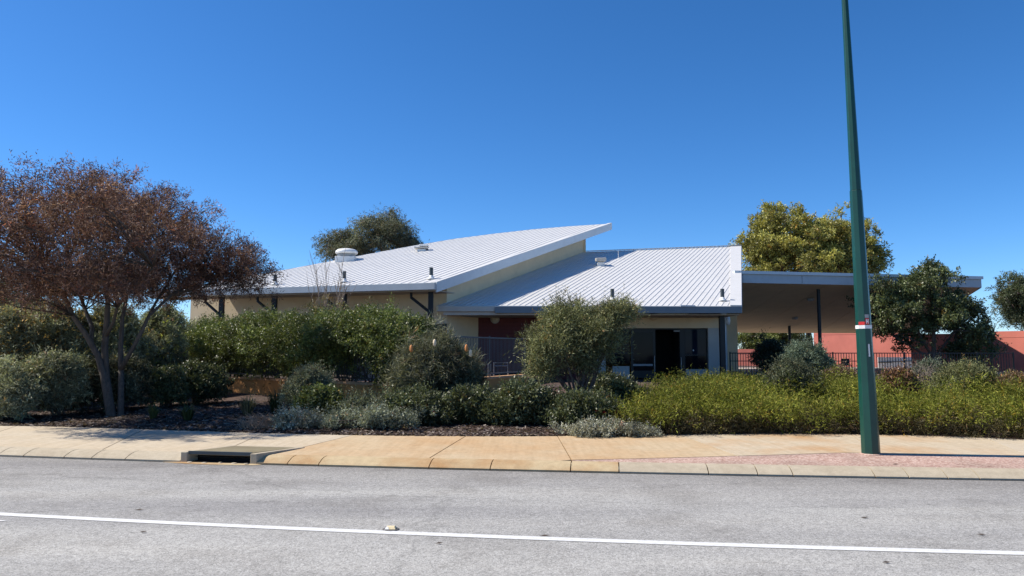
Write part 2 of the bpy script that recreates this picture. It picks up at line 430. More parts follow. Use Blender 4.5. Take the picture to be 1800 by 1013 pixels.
# ------------------------------------------------------------------ foliage
LEAFK = 1.62
def unit(a): return a / np.maximum(np.linalg.norm(a, axis=-1, keepdims=True), 1e-9)
def foliage(name, parent, blobs, n, m, leaf, mat, cols, twig=0.12, depth=0.5, lump=0.22, out=0.8, up=0.25, zmin=-0.6, curl=0.7, droop=0.0, seed=1, tip=None, floor=None, k_col=1.0, tuft=9):
    """n sprigs of m leaves over the ellipsoids in blobs [(centre, radii)]; leaf = (length, width)"""
    rng = np.random.default_rng(seed)
    C = np.array([tuple(b[0]) for b in blobs], float); Rr = np.array([tuple(b[1]) for b in blobs], float)
    w = (Rr[:, 0] * Rr[:, 1] + Rr[:, 0] * Rr[:, 2] + Rr[:, 1] * Rr[:, 2]); w /= w.sum()
    K = max(1, n // tuft)
    bk = rng.choice(len(blobs), K, p=w)
    d = unit(rng.normal(size=(K, 3)))
    bad = d[:, 2] < zmin; d[bad, 2] *= -1
    # lumps: a few sine waves over the direction
    k = rng.normal(size=(6, 3)) * 3.2; ph = rng.uniform(0, 6.28, size=(6, len(blobs)))
    nz = np.zeros(K)
    for i in range(6): nz += np.sin(d @ k[i] + ph[i][bk])
    k2 = rng.normal(size=(5, 3)) * 9.0
    for i in range(5): nz += 0.55 * np.sin(d @ k2[i] + ph[i][bk] * 2)
    s = (1 - depth * rng.random(K) ** 1.6) * (1 + lump * nz / 2.5)
    shk = rng.random(K) < 0.05; s = np.where(shk, s * rng.uniform(1.05, 1.25, K), s)
    posk = C[bk] + d * Rr[bk] * s[:, None]
    nrmk = unit(d / Rr[bk])
    twk = unit(out * nrmk + np.array([0, 0, up]) + 0.5 * rng.normal(size=(K, 3)))
    ci = rng.integers(0, K, n)
    bi = bk[ci]; sh = shk[ci]; nrm = nrmk[ci]
    pos = posk[ci] + rng.normal(size=(n, 3)) * twig * 0.42
    d = d[ci]
    if floor is not None: pos[:, 2] = np.maximum(pos[:, 2], floor + rng.random(n) * 0.05)
    tw = unit(twk[ci] + 0.6 * rng.normal(size=(n, 3)))
    if droop: tw = unit(tw + np.array([0, 0, -droop]))
    t = (np.arange(m) / max(1, m - 1))[None, :] * np.ones((n, 1)) + rng.normal(size=(n, m)) * 0.06
    p = pos[:, None, :] + tw[:, None, :] * (t[..., None] * twig * (1 + 1.3 * sh)[:, None, None])
    ld = unit(tw[:, None, :] * (1 - 0.5 * curl) + rng.normal(size=(n, m, 3)) * curl + np.array([0, 0, -droop]))
    q = rng.normal(size=(n, m, 3)); sd = unit(np.cross(ld, q))
    bs_ = rng.uniform(0.75, 1.3, len(blobs))[bi][:, None, None]
    L = leaf[0] * bs_ * rng.uniform(0.6, 1.35, size=(n, m, 1)); W = leaf[1] * rng.uniform(0.7, 1.25, size=(n, m, 1))
    v0 = p + ld * L * 0.15 + sd * W * 0.52; v1 = p + ld * L * 0.3 - sd * W * 0.52; v2 = p + ld * L
    V = np.stack([v0, v1, v2], axis=2).reshape(-1, 3)
    cols = np.array(cols, float)
    a = rng.random((n, 1)) * 0.7 + rng.random((n, m)) * 0.3
    idx = a * (len(cols) - 1); i0 = np.minimum(idx.astype(int), len(cols) - 2); fr = (idx - i0)[..., None]
    cc = cols[i0] * (1 - fr) + cols[i0 + 1] * fr
    if tip is not None:                       # new growth at the shoot tips
        sel = (rng.random((n, 1)) < tip[1]) & (t > 0.5)
        cc = np.where(sel[..., None], np.array(tip[0])[None, None, :], cc)
    dead = (rng.random(n) < 0.03)[:, None, None]
    cc = np.where(dead, cc * np.array([1.5, .95, .8]), cc)
    cc = cc * rng.uniform(0.6, 1.4, size=(n, m, 1)) * rng.uniform(0.6, 1.28, size=len(blobs))[bi][:, None, None] * rng.uniform(0.7, 1.3, size=K)[ci][:, None, None]
    CC = np.repeat(cc.reshape(-1, 3), 3, axis=0) * LEAFK * k_col
    return leaf_mesh(name, parent, V, CC, mat, 3)
def leaf_mesh(name, parent, V, CC, mat, k=4):
    off = np.array(parent_loc(parent)); V = V - off
    nv = len(V); nf = nv // k
    me = bpy.data.meshes.new(name)
    me.vertices.add(nv); me.vertices.foreach_set('co', V.astype(np.float32).ravel())
    me.loops.add(nv); me.loops.foreach_set('vertex_index', np.arange(nv, dtype=np.int32))
    me.polygons.add(nf); me.polygons.foreach_set('loop_start', np.arange(0, nv, k, dtype=np.int32))
    me.update(calc_edges=True)
    at = me.attributes.new('Col', 'FLOAT_COLOR', 'POINT')
    at.data.foreach_set('color', np.concatenate([np.clip(CC, 0, 1), np.ones((nv, 1))], axis=1).astype(np.float32).ravel())
    me.materials.append(mat)
    o = bpy.data.objects.new(name, me); col.objects.link(o)
    if parent: o.parent = parent
    return o
def lobes(px0, px1, py0, d, zb, n, seed, ry=None, rel=0.42, flat=1.0):
    """lobed body between two picture columns, topping out at row py0, standing on zb"""
    r = random.Random(seed)
    a, b = D(px0, py0, d), D(px1, py0, d)
    w = (b.x - a.x) / 2; cx = (a.x + b.x) / 2; h = a.z - zb; ry = ry or w
    h *= 1.05; bl = [(Vector((cx, d, zb + h * 0.48)), Vector((w * 0.74, ry * 0.74, h * 0.5)))]
    for i in range(n):
        t = (i + 0.5) / n * 2 - 1 + r.uniform(-0.1, 0.1)
        yy = r.uniform(-0.6, 0.6) * ry
        rr = rel * w * r.uniform(0.8, 1.15)
        zt = h * (1 - 0.42 * t * t * flat) * r.uniform(0.92, 1.08)
        rz = min(rr * 1.0, zt * 0.5)
        bl.append((Vector((cx + t * (w - rr * 0.8), d + yy, zb + zt - rz)), Vector((rr, rr, rz))))
        if r.random() < 0.7:
            bl.append((Vector((cx + t * (w - rr * 0.7), d - ry * 0.5 + r.uniform(-.2, .2) * ry, zb + zt * r.uniform(0.3, 0.6))), Vector((rr, rr * 0.9, min(rr, zt * 0.4)))))
    return bl
def stems(parent, base, blobs, mat, n=7, r0=0.03, seed=1, name='stem'):
    r = random.Random(seed); mb = MB(); base = Vector(base)
    for i in range(n):
        c, rad = blobs[i % len(blobs)]
        tgt = Vector(c) + Vector((r.uniform(-.5, .5) * rad[0], r.uniform(-.5, .5) * rad[1], r.uniform(0, .5) * rad[2]))
        b = base + Vector((r.uniform(-.12, .12), r.uniform(-.12, .12), -0.03))
        mid = b.lerp(tgt, 0.5) + Vector((r.uniform(-.1, .1), r.uniform(-.1, .1), r.uniform(0, .12)))
        mb.tube([b, mid, tgt], [r0, r0 * 0.65, r0 * 0.25], 5)
    return mb.build(name, mat, parent)

# ------------------------------------------------------------------ plan curves
def smooth_curve(pts, z, ext=30.0, deg=3):
    """world x>y curve through picture points on level z, run on straight beyond them"""
    P = np.array([tuple(G(px, py, z))[:2] for px, py in pts])
    c = np.polyfit(P[:, 0], P[:, 1], deg)
    x0, x1 = P[0, 0], P[-1, 0]
    dc = np.polyder(c)
    def f(x):
        if x < x0: return float(np.polyval(c, x0) + np.polyval(dc, x0) * (x - x0))
        if x > x1: return float(np.polyval(c, x1) + np.polyval(dc, x1) * (x - x1))
        return float(np.polyval(c, x))
    return f
PZ = 0.10     # level of the footpath
f_line = smooth_curve([(0, 904.5), (450, 926), (620, 934.5), (1120, 953), (1300, 960), (1800, 973)], 0.0, deg=2)
f_k0 = smooth_curve([(0, 802), (124, 807), (230, 810), (455, 816), (565, 820.5), (756, 824.5), (1000, 829.5), (1240, 835.5), (1528, 841), (1800, 845)], 0.0)
f_back = smooth_curve([(0, 748), (150, 752), (300, 757), (500, 760), (740, 765.5), (900, 767), (1010, 768), (1120, 766), (1250, 762.5), (1515, 763), (1650, 767), (1800, 773)], PZ, deg=4)

def xline(f, px):              # point of plan curve y=f(x) that lies in picture column px (at eye level ray)
    u = (px - CX) / F
    y = 10.0
    for _ in range(30): y = f(u * y)
    return u * y
def bed(x, y):
    t = max(0.0, y - f_back(x))
    z = 0.094 + 0.028 * min(t, 11)
    z += 0.015 * math.sin(x * 1.7 + y * 0.9) * min(1, t)
    return z
# ------------------------------------------------------------------ road, kerb, footpath
road = MB()
xs = np.linspace(-70, 70, 57)
for i in range(len(xs) - 1):
    a, b = xs[i], xs[i + 1]
    road.add([(a, -25, 0), (b, -25, 0), (b, f_k0(b) + 0.3, 0), (a, f_k0(a) + 0.3, 0)], [(0, 1, 2, 3)])
road = struct(road.build('road', M_ASPH))
ln = MB(); W = 0.058
xs = np.linspace(-30, 30, 121)
for i in range(len(xs) - 1):
    a, b = xs[i], xs[i + 1]
    ln.add([(a, f_line(a) - W, .004), (b, f_line(b) - W, .004), (b, f_line(b) + W, .004), (a, f_line(a) + W, .004)], [(0, 1, 2, 3)])
ln.build('edge_line', M_PAINT, road)
p = G(2, 915, 0.004)
MB().add([(p.x - .5, p.y - .035, .004), (p.x + .03, p.y - .03, .004), (p.x + .06, p.y + .01, .004), (p.x - .5, p.y + .03, .004)], [(0, 1, 2, 3)]).build('paint_scrap', M_PAINT, road)

tj = MB(); xs = np.linspace(-30, 30, 241)
for a, b in zip(xs[:-1], xs[1:]):
    tj.add([(a, f_k0(a) - .028, .003), (b, f_k0(b) - .028, .003), (b, f_k0(b) + .01, .003), (a, f_k0(a) + .01, .003)], [(0, 1, 2, 3)])
tj.build('tar_joint', plain('tar', (0.03, 0.028, 0.026), .8, .4, 12), road)
# kerb blocks: mountable profile
KW = 0.30
def kerb_pt(x, u, z):
    s = (f_k0(x + 0.05) - f_k0(x - 0.05)) / 0.1
    n = Vector((-s, 1, 0)).normalized()
    return Vector((x, f_k0(x), 0)) + n * u + Vector((0, 0, z))
PROF = [(0.0, -0.02), (0.0, 0.022), (0.03, 0.04), (0.13, 0.082), (0.2, 0.098), (KW, 0.102), (KW, -0.02)]
kerb = struct(MB().box((-60, 60, -3.2), (-59.8, 60.2, -3.1)).build('kerb', M_KERB))
bpy.data.objects.remove(kerb)
kerb = bpy.data.objects.new('kerb', None); col.objects.link(kerb); struct(kerb)
def kerb_block(x0, x1, mat):
    n = max(2, int((x1 - x0) / 0.3) + 1); mb = MB()
    g = 0.007
    xx = np.linspace(x0 + g, x1 - g, n)
    vs = [kerb_pt(x, u, z) for x in xx for u, z in PROF]; k = len(PROF)
    fs = [(i * k + j, (i + 1) * k + j, (i + 1) * k + (j + 1) % k, i * k + (j + 1) % k) for i in range(n - 1) for j in range(k)]
    fs += [tuple(range(k)), tuple((n - 1) * k + j for j in range(k))]
    mb.add(vs, fs)
    return mb.build('kerb_block', mat, kerb)
kx = lambda px: xline(f_k0, px)
DL, DR = kx(326), kx(458)            # mouth of the storm drain
left = [-40, -32, -26, -21, -17.5, -14.5, -12.4, -10.6, kx(-140), kx(-60), kx(10), kx(54), kx(124), kx(172), kx(230), DL]
right = [DR, kx(511), kx(565), kx(756), kx(862), kx(1001), kx(1085), kx(1240), kx(1325), kx(1386), kx(1528), kx(1586), kx(1653), kx(1708), kx(1830), kx(1980), 10.5, 12.6, 15, 19, 24, 30, 40]
for a, b in zip(left[:-1], left[1:]): kerb_block(a, b, M_KERB)
for a, b in zip(right[:-1], right[1:]): kerb_block(a, b, M_KERB_O if a < kx(1080) else M_KERB)

# footpath slabs
pave = bpy.data.objects.new('footpath', None); col.objects.link(pave); struct(pave)
LIDB = 0.85                          # the drain lid reaches this far behind the kerb face
def front(x):                        # front edge of the slabs (kerb back, or the pink strip)
    y = kerb_pt(x, KW, 0).y + 0.006
    return y
pink_top = [(1003, 808.6), (1120, 806), (1240, 803), (1380, 799), (1478, 795.8), (1540, 796.5), (1655, 800), (1800, 804), (2000, 809), (2300, 816)]
PT = [G(px, py, PZ) for px, py in pink_top]
def pink(x):
    if x <= PT[0].x: return front(x)
    for a, b in zip(PT[:-1], PT[1:]):
        if x <= b.x:
            return max(front(x), a.y + (b.y - a.y) * (x - a.x) / (b.x - a.x))
    return max(front(x), PT[-1].y + (PT[-1].y - PT[-2].y) / (PT[-1].x - PT[-2].x) * (x - PT[-1].x))
def xb(px): return xline(f_back, px)
def xf(px): return xline(lambda x: pink(x), px)
divs = [(-38, -38), (-30, -30), (-24, -24), (-19, -19), (-15, -15), (-11.4, -11.6), (xb(40), xf(-60)), (xb(262), xf(190)), (xb(470), xf(392)), (xb(625), xf(486)), (xb(820), xf(757)), (xb(979), xf(1003)), (xb(1190), xf(1290)), (xb(1488), xf(1530)), (xb(1720), xf(1800)), (9.2, 9.4), (12, 12), (16, 16), (22, 22), (30, 30), (40, 40)]
mats = [M_SLAB] * 9 + [M_SLAB_O, M_SLAB_O, M_SLAB_O, M_SLAB_M, M_SLAB_M] + [M_SLAB] * 6
for (b0, f0), (b1, f1), mt in zip(divs[:-1], divs[1:], mats):
    g = 0.009
    n = 12
    B = [(x, f_back(x)) for x in np.linspace(b0 + g, b1 - g, n)]
    Fr = [(x, pink(x)) for x in np.linspace(f0 + g, f1 - g, n)]
    vs, fs = [], []
    for (bx, by), (fx, fy) in zip(B, Fr):
        for t in (0, 0.33, 0.66, 1):
            vs.append((fx + (bx - fx) * t, fy + (by - fy) * t, PZ))
    # cut away the drain lid
    lidx0, lidx1 = DL - 0.02, DR + 0.02
    def inside(i):
        cx = sum(vs[j][0] for j in i) / 4; cy = sum(vs[j][1] for j in i) / 4
        return False
    for i in range(n - 1):
        for j in range(3):
            f = (i * 4 + j, (i + 1) * 4 + j, (i + 1) * 4 + j + 1, i * 4 + j + 1)
            fs.append(f)
    mb = MB().add(vs, fs)
    o = mb.build('slab', mt, pave)
    so = o.modifiers.new('solid', 'SOLIDIFY'); so.thickness = 0.09; so.offset = -1
    if o.data.polygons[0].normal.z < 0: o.data.flip_normals()
pk = MB()
xs = np.linspace(PT[0].x + 0.02, 40, 160)
for a, b in zip(xs[:-1], xs[1:]):
    pk.add([(a, front(a), .096), (b, front(b), .096), (b, pink(b) - .006, .096), (a, pink(a) - .006, .096)], [(0, 1, 2, 3)])
struct(pk.build('aggregate_strip', M_AGG))
base = MB()
xs = np.linspace(-45, 45, 91)
for a, b in zip(xs[:-1], xs[1:]):
    base.add([(a, f_k0(a) + .15, .06), (b, f_k0(b) + .15, .06), (b, f_back(b) + .3, .06), (a, f_back(a) + .3, .06)], [(0, 1, 2, 3)])
struct(base.build('path_bedding', M_CONC))

# garden bed and the ground beyond, one sheet
gx = np.concatenate([[-400, -150, -70], np.linspace(-40, 40, 161), [70, 150, 400]])
gt = np.concatenate([np.concatenate([[-.06], np.linspace(0.02, 14, 36)]), [18, 24, 34, 60, 120, 300, 900]])
vs = []
for x in gx:
    xc = max(-40, min(40, x))
    for t in gt:
        y = f_back(xc) + t
        vs.append((x, y, bed(xc, y) if t > 0 else .05))
k = len(gt)
gnd = MB().add(vs, [(i * k + j, (i + 1) * k + j, (i + 1) * k + j + 1, i * k + j + 1) for i in range(len(gx) - 1) for j in range(k - 1)])
struct(gnd.build('garden_bed', M_SOIL, smooth=True))

# raised yard behind the retaining wall
WZ = 0.79
CORN = Vector((-2.85, 17.9, 0)); RUN1 = Vector((-14.5, 27.9, 0)); RUN2 = Vector((0.52, 24.85, 0)); RUN3 = Vector((1.2, 26.4, 0))
yard = MB().prism([(-14.5, 28.1, .66), (-2.85, 18.1, .66), (0.45, 24.9, .66), (1.2, 27, .66), (2.6, 33, .66), (-14.5, 40, .66)], 0.6)
struct(yard.build('yard_ground', M_SOIL))

# ------------------------------------------------------------------ storm drain
dm = Vector(((DL + DR) / 2, f_k0((DL + DR) / 2), 0))
drain = thing('storm_drain', 'concrete storm drain with grey lid and dark mouth in the kerb', 'drain', dm)
kA, kB = kerb_pt(DL, 0, 0), kerb_pt(DR, 0, 0)
ax = (kB - kA).normalized(); ay = Vector((-ax.y, ax.x, 0))
LW = (kB - kA).length
def dp(u, v, z): return kA + ax * u + ay * v + Vector((0, 0, z))
TH = 0.15
mb = MB()
lo = [dp(0.10, .06, TH), dp(LW - .10, .06, TH), dp(LW + .12, .98, .112), dp(.26, .98, .112)]
mb.prism(lo, .05); mb.build('lid', mat_concrete('drain_lid', (0.22, 0.19, 0.12), (0.15, 0.12, 0.07), 0.6, streak=False, scale=2.5), drain, bevel=.006)
mb = MB(); mb.prism([dp(.0, .0, TH - .004), dp(.10, .0, TH - .004), dp(.258, 1.06, .110), dp(.16, 1.06, .110)], .17); mb.build('side_block', M_KERB, drain, bevel=.01)
mb = MB(); mb.prism([dp(LW - .10, .0, TH - .004), dp(LW, .0, TH - .004), dp(LW + .22, 1.06, .110), dp(LW + .122, 1.06, .110)], .17); mb.build('side_block', M_KERB, drain, bevel=.01)
mb = MB(); mb.prism([dp(.26, .983, .1105), dp(LW + .12, .983, .1105), dp(LW + .12, 1.06, .1105), dp(.26, 1.06, .1105)], .05); mb.build('rear_frame', M_KERB, drain)
MB().bar(dp(.10, .045, TH - .016), dp(LW - .10, .045, TH - .016), .03, .045).build('steel_lip', M_STUB, drain)
mb = MB(); mb.prism([dp(.08, .22, .1), dp(LW - .08, .22, .1), dp(LW - .08, .26, .1), dp(.08, .26, .1)], .11); mb.build('throat', M_DARK, drain)
mb = MB(); mb.prism([dp(.1, .02, .006), dp(LW - .1, .02, .006), dp(LW - .1, .22, .006), dp(.1, .22, .006)], .03); mb.build('throat_floor', M_DARK, drain)
r = random.Random(3)
pts = [dp(-.25, -.04, .006)] + [dp(.02 + i * (LW) / 7, -.10 - .05 * math.sin(i / 7 * 3.14), .006) for i in range(8)] + [dp(LW + .1, -.03, .006), dp(LW, .0, .007), dp(0, .0, .007)]
MB().prism(pts, .02).build('apron', M_KERB_O, drain)
for i in range(5):
    c = dp(.16 + i * (LW - .3) / 4 + .03 * math.sin(i * 7), -.02 - .02 * math.sin(i * 2), .010)
    MB().lathe(c, [(0.001, .008), (.015 + .01 * math.sin(i * 4), .007), (.028 + .008 * math.sin(i * 5), .005), (.036 + .012 * math.sin(i * 3), .0), (.04 + .012 * math.sin(i * 3), -.01)], 7).build('mortar_lump', M_SLAB, drain, smooth=True)

# road stud
p = G(687, 931, 0)
st = thing('road_stud', 'small cream and yellow road stud beside the white line', 'road stud', p)
MB().lathe(p, [(.075, 0), (.075, .006), (.06, .01)], 16).build('glue_pad', M_STUDB, st)
MB().add([p + Vector(v) for v in [(-.05, -.045, .01), (.05, -.045, .01), (.05, .045, .01), (-.05, .045, .01), (-.035, -.02, .03), (.035, -.02, .03), (.035, .02, .03), (-.035, .02, .03)]],
         [(0, 1, 5, 4), (1, 2, 6, 5), (2, 3, 7, 6), (3, 0, 4, 7), (4, 5, 6, 7), (3, 2, 1, 0)]).build('body', M_STUD, st, bevel=.004)
MB().add([p + Vector(v) for v in [(-.0495, -.0455, .012), (-.012, -.0455, .012), (-.02, -.0215, .0305), (-.036, -.0215, .0305)]], [(0, 1, 2, 3)]).build('reflector', M_SWHITE, st)

# ------------------------------------------------------------------ street pole
pb = G(1531, 798, PZ)
v = ray(1485, 0); ptop = EYE + v * (pb.y / v.y)
pax = (ptop - pb).normalized(); hgt = (ptop - pb).length
pole = thing('street_light_pole', 'tall tapered dark green octagonal steel pole on the footpath', 'pole', pb)
R0, R1 = 0.129, 0.056
rad = lambda h: R0 + (R1 - R0) * h / hgt
PROT = R(-64.5) - R(22.5) * 0 + R(0)
z1 = 3.86
def pole_pt(h, ang, extra=0.0):
    x = Vector((1, 0, 0)); x = (x - pax * x.dot(pax)).normalized(); y = pax.cross(x)
    return pb + pax * h + (x * math.cos(ang) + y * math.sin(ang)) * (rad(h) + extra)
MB().lathe(pb, [(rad(0), -.01), (rad(z1), z1)], 8, pax, R(PROT * 0) + R(-106)).build('lower_shaft', M_GREEN, pole, bevel=.006)
MB().lathe(pb, [(rad(z1) - .008, z1 + .002), (rad(hgt) - .008, hgt), (.05, hgt + 1.6)], 8, pax, R(-106)).build('upper_shaft', M_GREEN, pole, bevel=.004)
def facet_plate(name, mat, h0, h1, a0, a1, ext, idx):
    """plate on octagon facet idx (corner angle -106 + 45*idx), a0..a1 across it"""
    mb = MB(); vs = []
    c0, c1 = R(-106 + 45 * idx), R(-106 + 45 * (idx + 1))
    for e in (-.001, ext):
        for h, a in ((h0, a0), (h0, a1), (h1, a1), (h1, a0)):
            p = pole_pt(h, c0).lerp(pole_pt(h, c1), a)
            n = (pole_pt(h, c0, .1).lerp(pole_pt(h, c1, .1), a) - p).normalized()
            vs.append(p + n * e)
    mb.add(vs, [(4, 5, 6, 7), (0, 1, 5, 4), (1, 2, 6, 5), (2, 3, 7, 6), (3, 0, 4, 7)])
    return mb.build(name, mat, pole)
hz = lambda py: (EYE.z + (ray(1525, py).z / ray(1525, py).y) * pb.y) - pb.z
for k in range(8):
    facet_plate('white_band', M_SWHITE, hz(578), hz(572), -0.01, 1.01, .002, k)
facet_plate('red_band', M_SRED, hz(571.5), hz(566), .0, .98, .002, -1)
facet_plate('red_sticker', M_SRED, hz(571), hz(560), .12, .80, .002, 0)
facet_plate('sticker_letter_h', M_SWHITE, hz(569.5), hz(561.5), .24, .38, .0032, 0)
facet_plate('sticker_letter_h', M_SWHITE, hz(569.5), hz(561.5), .56, .70, .0032, 0)
facet_plate('sticker_letter_h', M_SWHITE, hz(566.6), hz(564.4), .38, .56, .0032, 0)
facet_plate('white_label', M_SGREY, hz(559.3), hz(553.5), .08, .82, .002, 0)
facet_plate('identity_tag', M_SWHITE, hz(627), hz(605), .36, .60, .003, 0)
MB().lathe(pb, [(.155, -.002), (.15, .006), (.13, .012)], 16, pax).build('base_collar', M_AGG, pole)

# ------------------------------------------------------------------ roof helpers
def clip_line(poly, p, d):
    """2D line p+t*d cut with polygon: sorted t"""
    ts = []
    n = len(poly)
    for i in range(n):
        a, b = poly[i], poly[(i + 1) % n]
        ex, ey = b[0] - a[0], b[1] - a[1]
        den = d[0] * ey - d[1] * ex
        if abs(den) < 1e-9: continue
        t = ((a[0] - p[0]) * ey - (a[1] - p[1]) * ex) / den
        s = ((a[0] - p[0]) * d[1] - (a[1] - p[1]) * d[0]) / den
        if 0 <= s <= 1: ts.append(t)
    return sorted(ts)
def ribs(roof, poly, zfun, az, spacing, mat, w=0.04, h=0.019, margin=0.05):
    d = (math.sin(az), math.cos(az)); nrm = (d[1], -d[0])
    off = [p[0] * nrm[0] + p[1] * nrm[1] for p in poly]
    o = min(off) + spacing * 0.7
    P2 = [(p[0], p[1]) for p in poly]
    while o < max(off):
        ts = clip_line(P2, (nrm[0] * o, nrm[1] * o), d)
        if len(ts) >= 2 and ts[-1] - ts[0] > 0.4:
            a, b = ts[0] + margin, ts[-1] - margin
            q = []
            for t in (a, b):
                for s, z in ((-w / 2, .0), (-w * .28, h), (w * .28, h), (w / 2, .0)):
                    x = nrm[0] * (o + s) + d[0] * t; y = nrm[1] * (o + s) + d[1] * t
                    q.append((x, y, zfun(x, y) + z))
            MB().add(q, [(0, 1, 5, 4), (1, 2, 6, 5), (2, 3, 7, 6), (0, 3, 2, 1), (4, 5, 6, 7)]).build('rib', mat, roof)
        o += spacing
def post_stub(parent, pos, ztop, r=0.062):
    MB().lathe((pos.x, pos.y, pos.z - .05), [(r, 0), (r, ztop - pos.z + .05)], 14).build('post_top', M_STUB, parent, smooth=False)
    MB().lathe((pos.x, pos.y, pos.z - .06), [(r * 2.3, .06), (r * 1.7, .10), (r * 1.12, .16), (r * 1.05, .2)], 14).build('boot_flashing', M_WHITE, parent, smooth=True)

# ------------------------------------------------------------------ entry wing (lower right roof)
FL = 0.45
DE = 27.9
zE = D(1300, 538.5, DE).z
gradR = 0.305
zR = lambda x, y: zE + gradR * (y - DE)
nR = Vector((0, -gradR, 1)).normalized(); p0R = Vector((0, DE, zE))
EL, ER = onplane(768, 537.5, p0R, nR), onplane(1302, 538.5, p0R, nR)
RRt, RL = onplane(1302, 433, p0R, nR), onplane(1026, 443.5, p0R, nR)
wing = thing('entry_wing', 'low entry wing with white ribbed roof, red boards and dark glass doors', 'building', (5, 32, FL))
polyR = [EL, ER, RRt, RL]
roofR = MB().prism(polyR, .05).build('roof', M_ROOF, wing)
ribs(roofR, [EL + (ER - EL) * 0.0, ER - Vector((.42, 0, 0)), RRt - Vector((.42, 0, 0)) * 1.4, RL], zR, R(24), 0.205, M_ROOF)
# barge flashing along the right edge, ridge cap, gutter, fascia
bw = Vector((.40, 0, 0))
MB().prism([ER - bw + Vector((0, -.02, .042)), ER + Vector((.03, -.02, .042)), RRt + Vector((.04, .05, .045)), RRt - bw * 1.4 + Vector((0, .05, .045))], .03).build('barge_flashing', M_ROOF, wing)
MB().prism([ER + Vector((0.0, 0.0, .01)), ER + Vector((.05, 0, .01)), RRt + Vector((.05, 0, .01)), RRt + Vector((0, 0, .01))], .26).build('barge_board', M_BARGE, wing)
MB().bar(RL, RRt, .2, .03, up=.05).build('ridge_cap', M_ROOF, wing)
gs = D(870, 540, DE)
MB().box((gs.x, DE - .16, zE - .27), (ER.x, DE - .005, zE - .015)).build('gutter', M_GUT, wing, bevel=.012)
MB().box((EL.x, DE - .10, zE - .20), (gs.x - .004, DE - .005, zE - .005)).build('cream_fascia', M_GUT_C, wing, bevel=.01)
MB().box((EL.x + .25, DE + .02, zE - .33), (D(960, 550, DE).x, DE + .12, zE - .205)).build('lower_fascia', M_GUT_C, wing)
MB().bar(D(1196, 537.8, DE - .17), D(1222, 538, DE - .17), .06, .05).build('gutter_sleeve', M_WHITE, wing)
# soffit under the eave back to the wall
DW = 30.4
zs = zE - .30
MB().box((EL.x + .9, DE + .125, zs - .03), (ER.x - .03, DW - .01, zs)).build('eave_soffit', M_SOFF2, wing)
def wx(px, d): return (px - CX) / F * d / 1.0
zdoor = D(1170, 577, DW).z
# wall pieces in the facade plane
XL, XM, XR = D(786, 560, DW).x, D(1062, 560, DW).x, D(1266, 560, DW).x
xd0, xd1 = D(1064, 600, DW).x, D(1245, 600, DW).x
MB().box((XL - .6, DW, FL - .2), (xd0 - .35, DW + .25, zs - .001)).build('red_wall', M_REDB, wing)
MB().box((xd0 - .34, DW, zdoor), (XR, DW + .25, zs - .001)).build('lintel_wall', M_CREAM, wing)
MB().box((xd0 - .34, DW, FL - .2), (xd0, DW + .25, zdoor - .001)).build('pier', M_PIER, wing)
MB().box((xd1, DW - .004, FL - .2), (XR + .02, DW + .25, zdoor - .001)).build('pier', M_PIER, wing)
# doors and side glazing, recessed
gy = DW + .14
x1, x2, x3, x4 = D(1108, 600, gy).x, D(1152, 600, gy).x, D(1194, 600, gy).x, D(1204, 600, gy).x
MB().box((xd0, gy + .02, D(1080, 640, gy).z), (x1 - .03, gy + .05, zdoor - .03)).build('side_window', M_GLASS, wing)
MB().box((xd0 + .3, gy, FL - .05), (x1 - .05, gy + .06, D(1080, 644, gy).z)).build('sill_panel', M_PIER, wing)
MB().box((xd0, gy - .01, D(1080, 621, gy).z - .03), (x1 - .03, gy + .02, D(1080, 621, gy).z + .02)).build('transom', M_FRAME, wing)
door = MB().box((x1 + .02, gy, FL), (x2 + .0, gy + .05, zdoor - .05)).build('door', M_FRAME, wing)
MB().box((x1 + .12, gy - .006, FL + .30), (x2 - .1, gy - .002, zdoor - .16)).build('pane', M_GLASS, door)
MB().box((x1 + .10, gy - .016, D(1130, 643.5, gy).z), (x2 - .12, gy - .008, D(1130, 640, gy).z)).build('push_plate', M_SGREY, door)
MB().tube([(x2 - .06, gy - .02, D(0, 654, gy).z), (x2 - .06, gy - .07, D(0, 653, gy).z), (x2 - .06, gy - .07, D(0, 626, gy).z), (x2 - .06, gy - .02, D(0, 625, gy).z)], .014, 8).build('handle', M_STEEL, door)
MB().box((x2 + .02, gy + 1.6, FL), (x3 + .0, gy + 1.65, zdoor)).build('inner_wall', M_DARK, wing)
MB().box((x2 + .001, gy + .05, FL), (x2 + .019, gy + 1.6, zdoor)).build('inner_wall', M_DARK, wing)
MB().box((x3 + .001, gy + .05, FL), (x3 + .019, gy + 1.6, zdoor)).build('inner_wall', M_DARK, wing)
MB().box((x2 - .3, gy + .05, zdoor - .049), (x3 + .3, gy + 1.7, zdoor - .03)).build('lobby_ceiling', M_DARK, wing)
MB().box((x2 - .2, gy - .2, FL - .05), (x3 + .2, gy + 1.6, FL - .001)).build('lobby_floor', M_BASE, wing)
door = MB().box((x3 + .02, gy, FL), (x4, gy + .05, zdoor - .05)).build('door_jamb', M_FRAME, wing)
MB().tube([(x3 + .05, gy - .02, D(0, 651, gy).z), (x3 + .05, gy - .07, D(0, 650, gy).z), (x3 + .05, gy - .07, D(0, 629, gy).z), (x3 + .05, gy - .02, D(0, 628, gy).z)], .014, 8).build('handle', M_STEEL, door)
MB().box((xd0, gy - .012, zdoor - .05), (xd1, gy + .07, zdoor - .002)).build('head_frame', M_FRAME, wing)
zm = D(0, 624.5, gy).z
MB().box((x4 + .01, gy + .015, zm + .02), (xd1 - .05, gy + .045, zdoor - .055)).build('side_window', M_GLASS_B, wing)
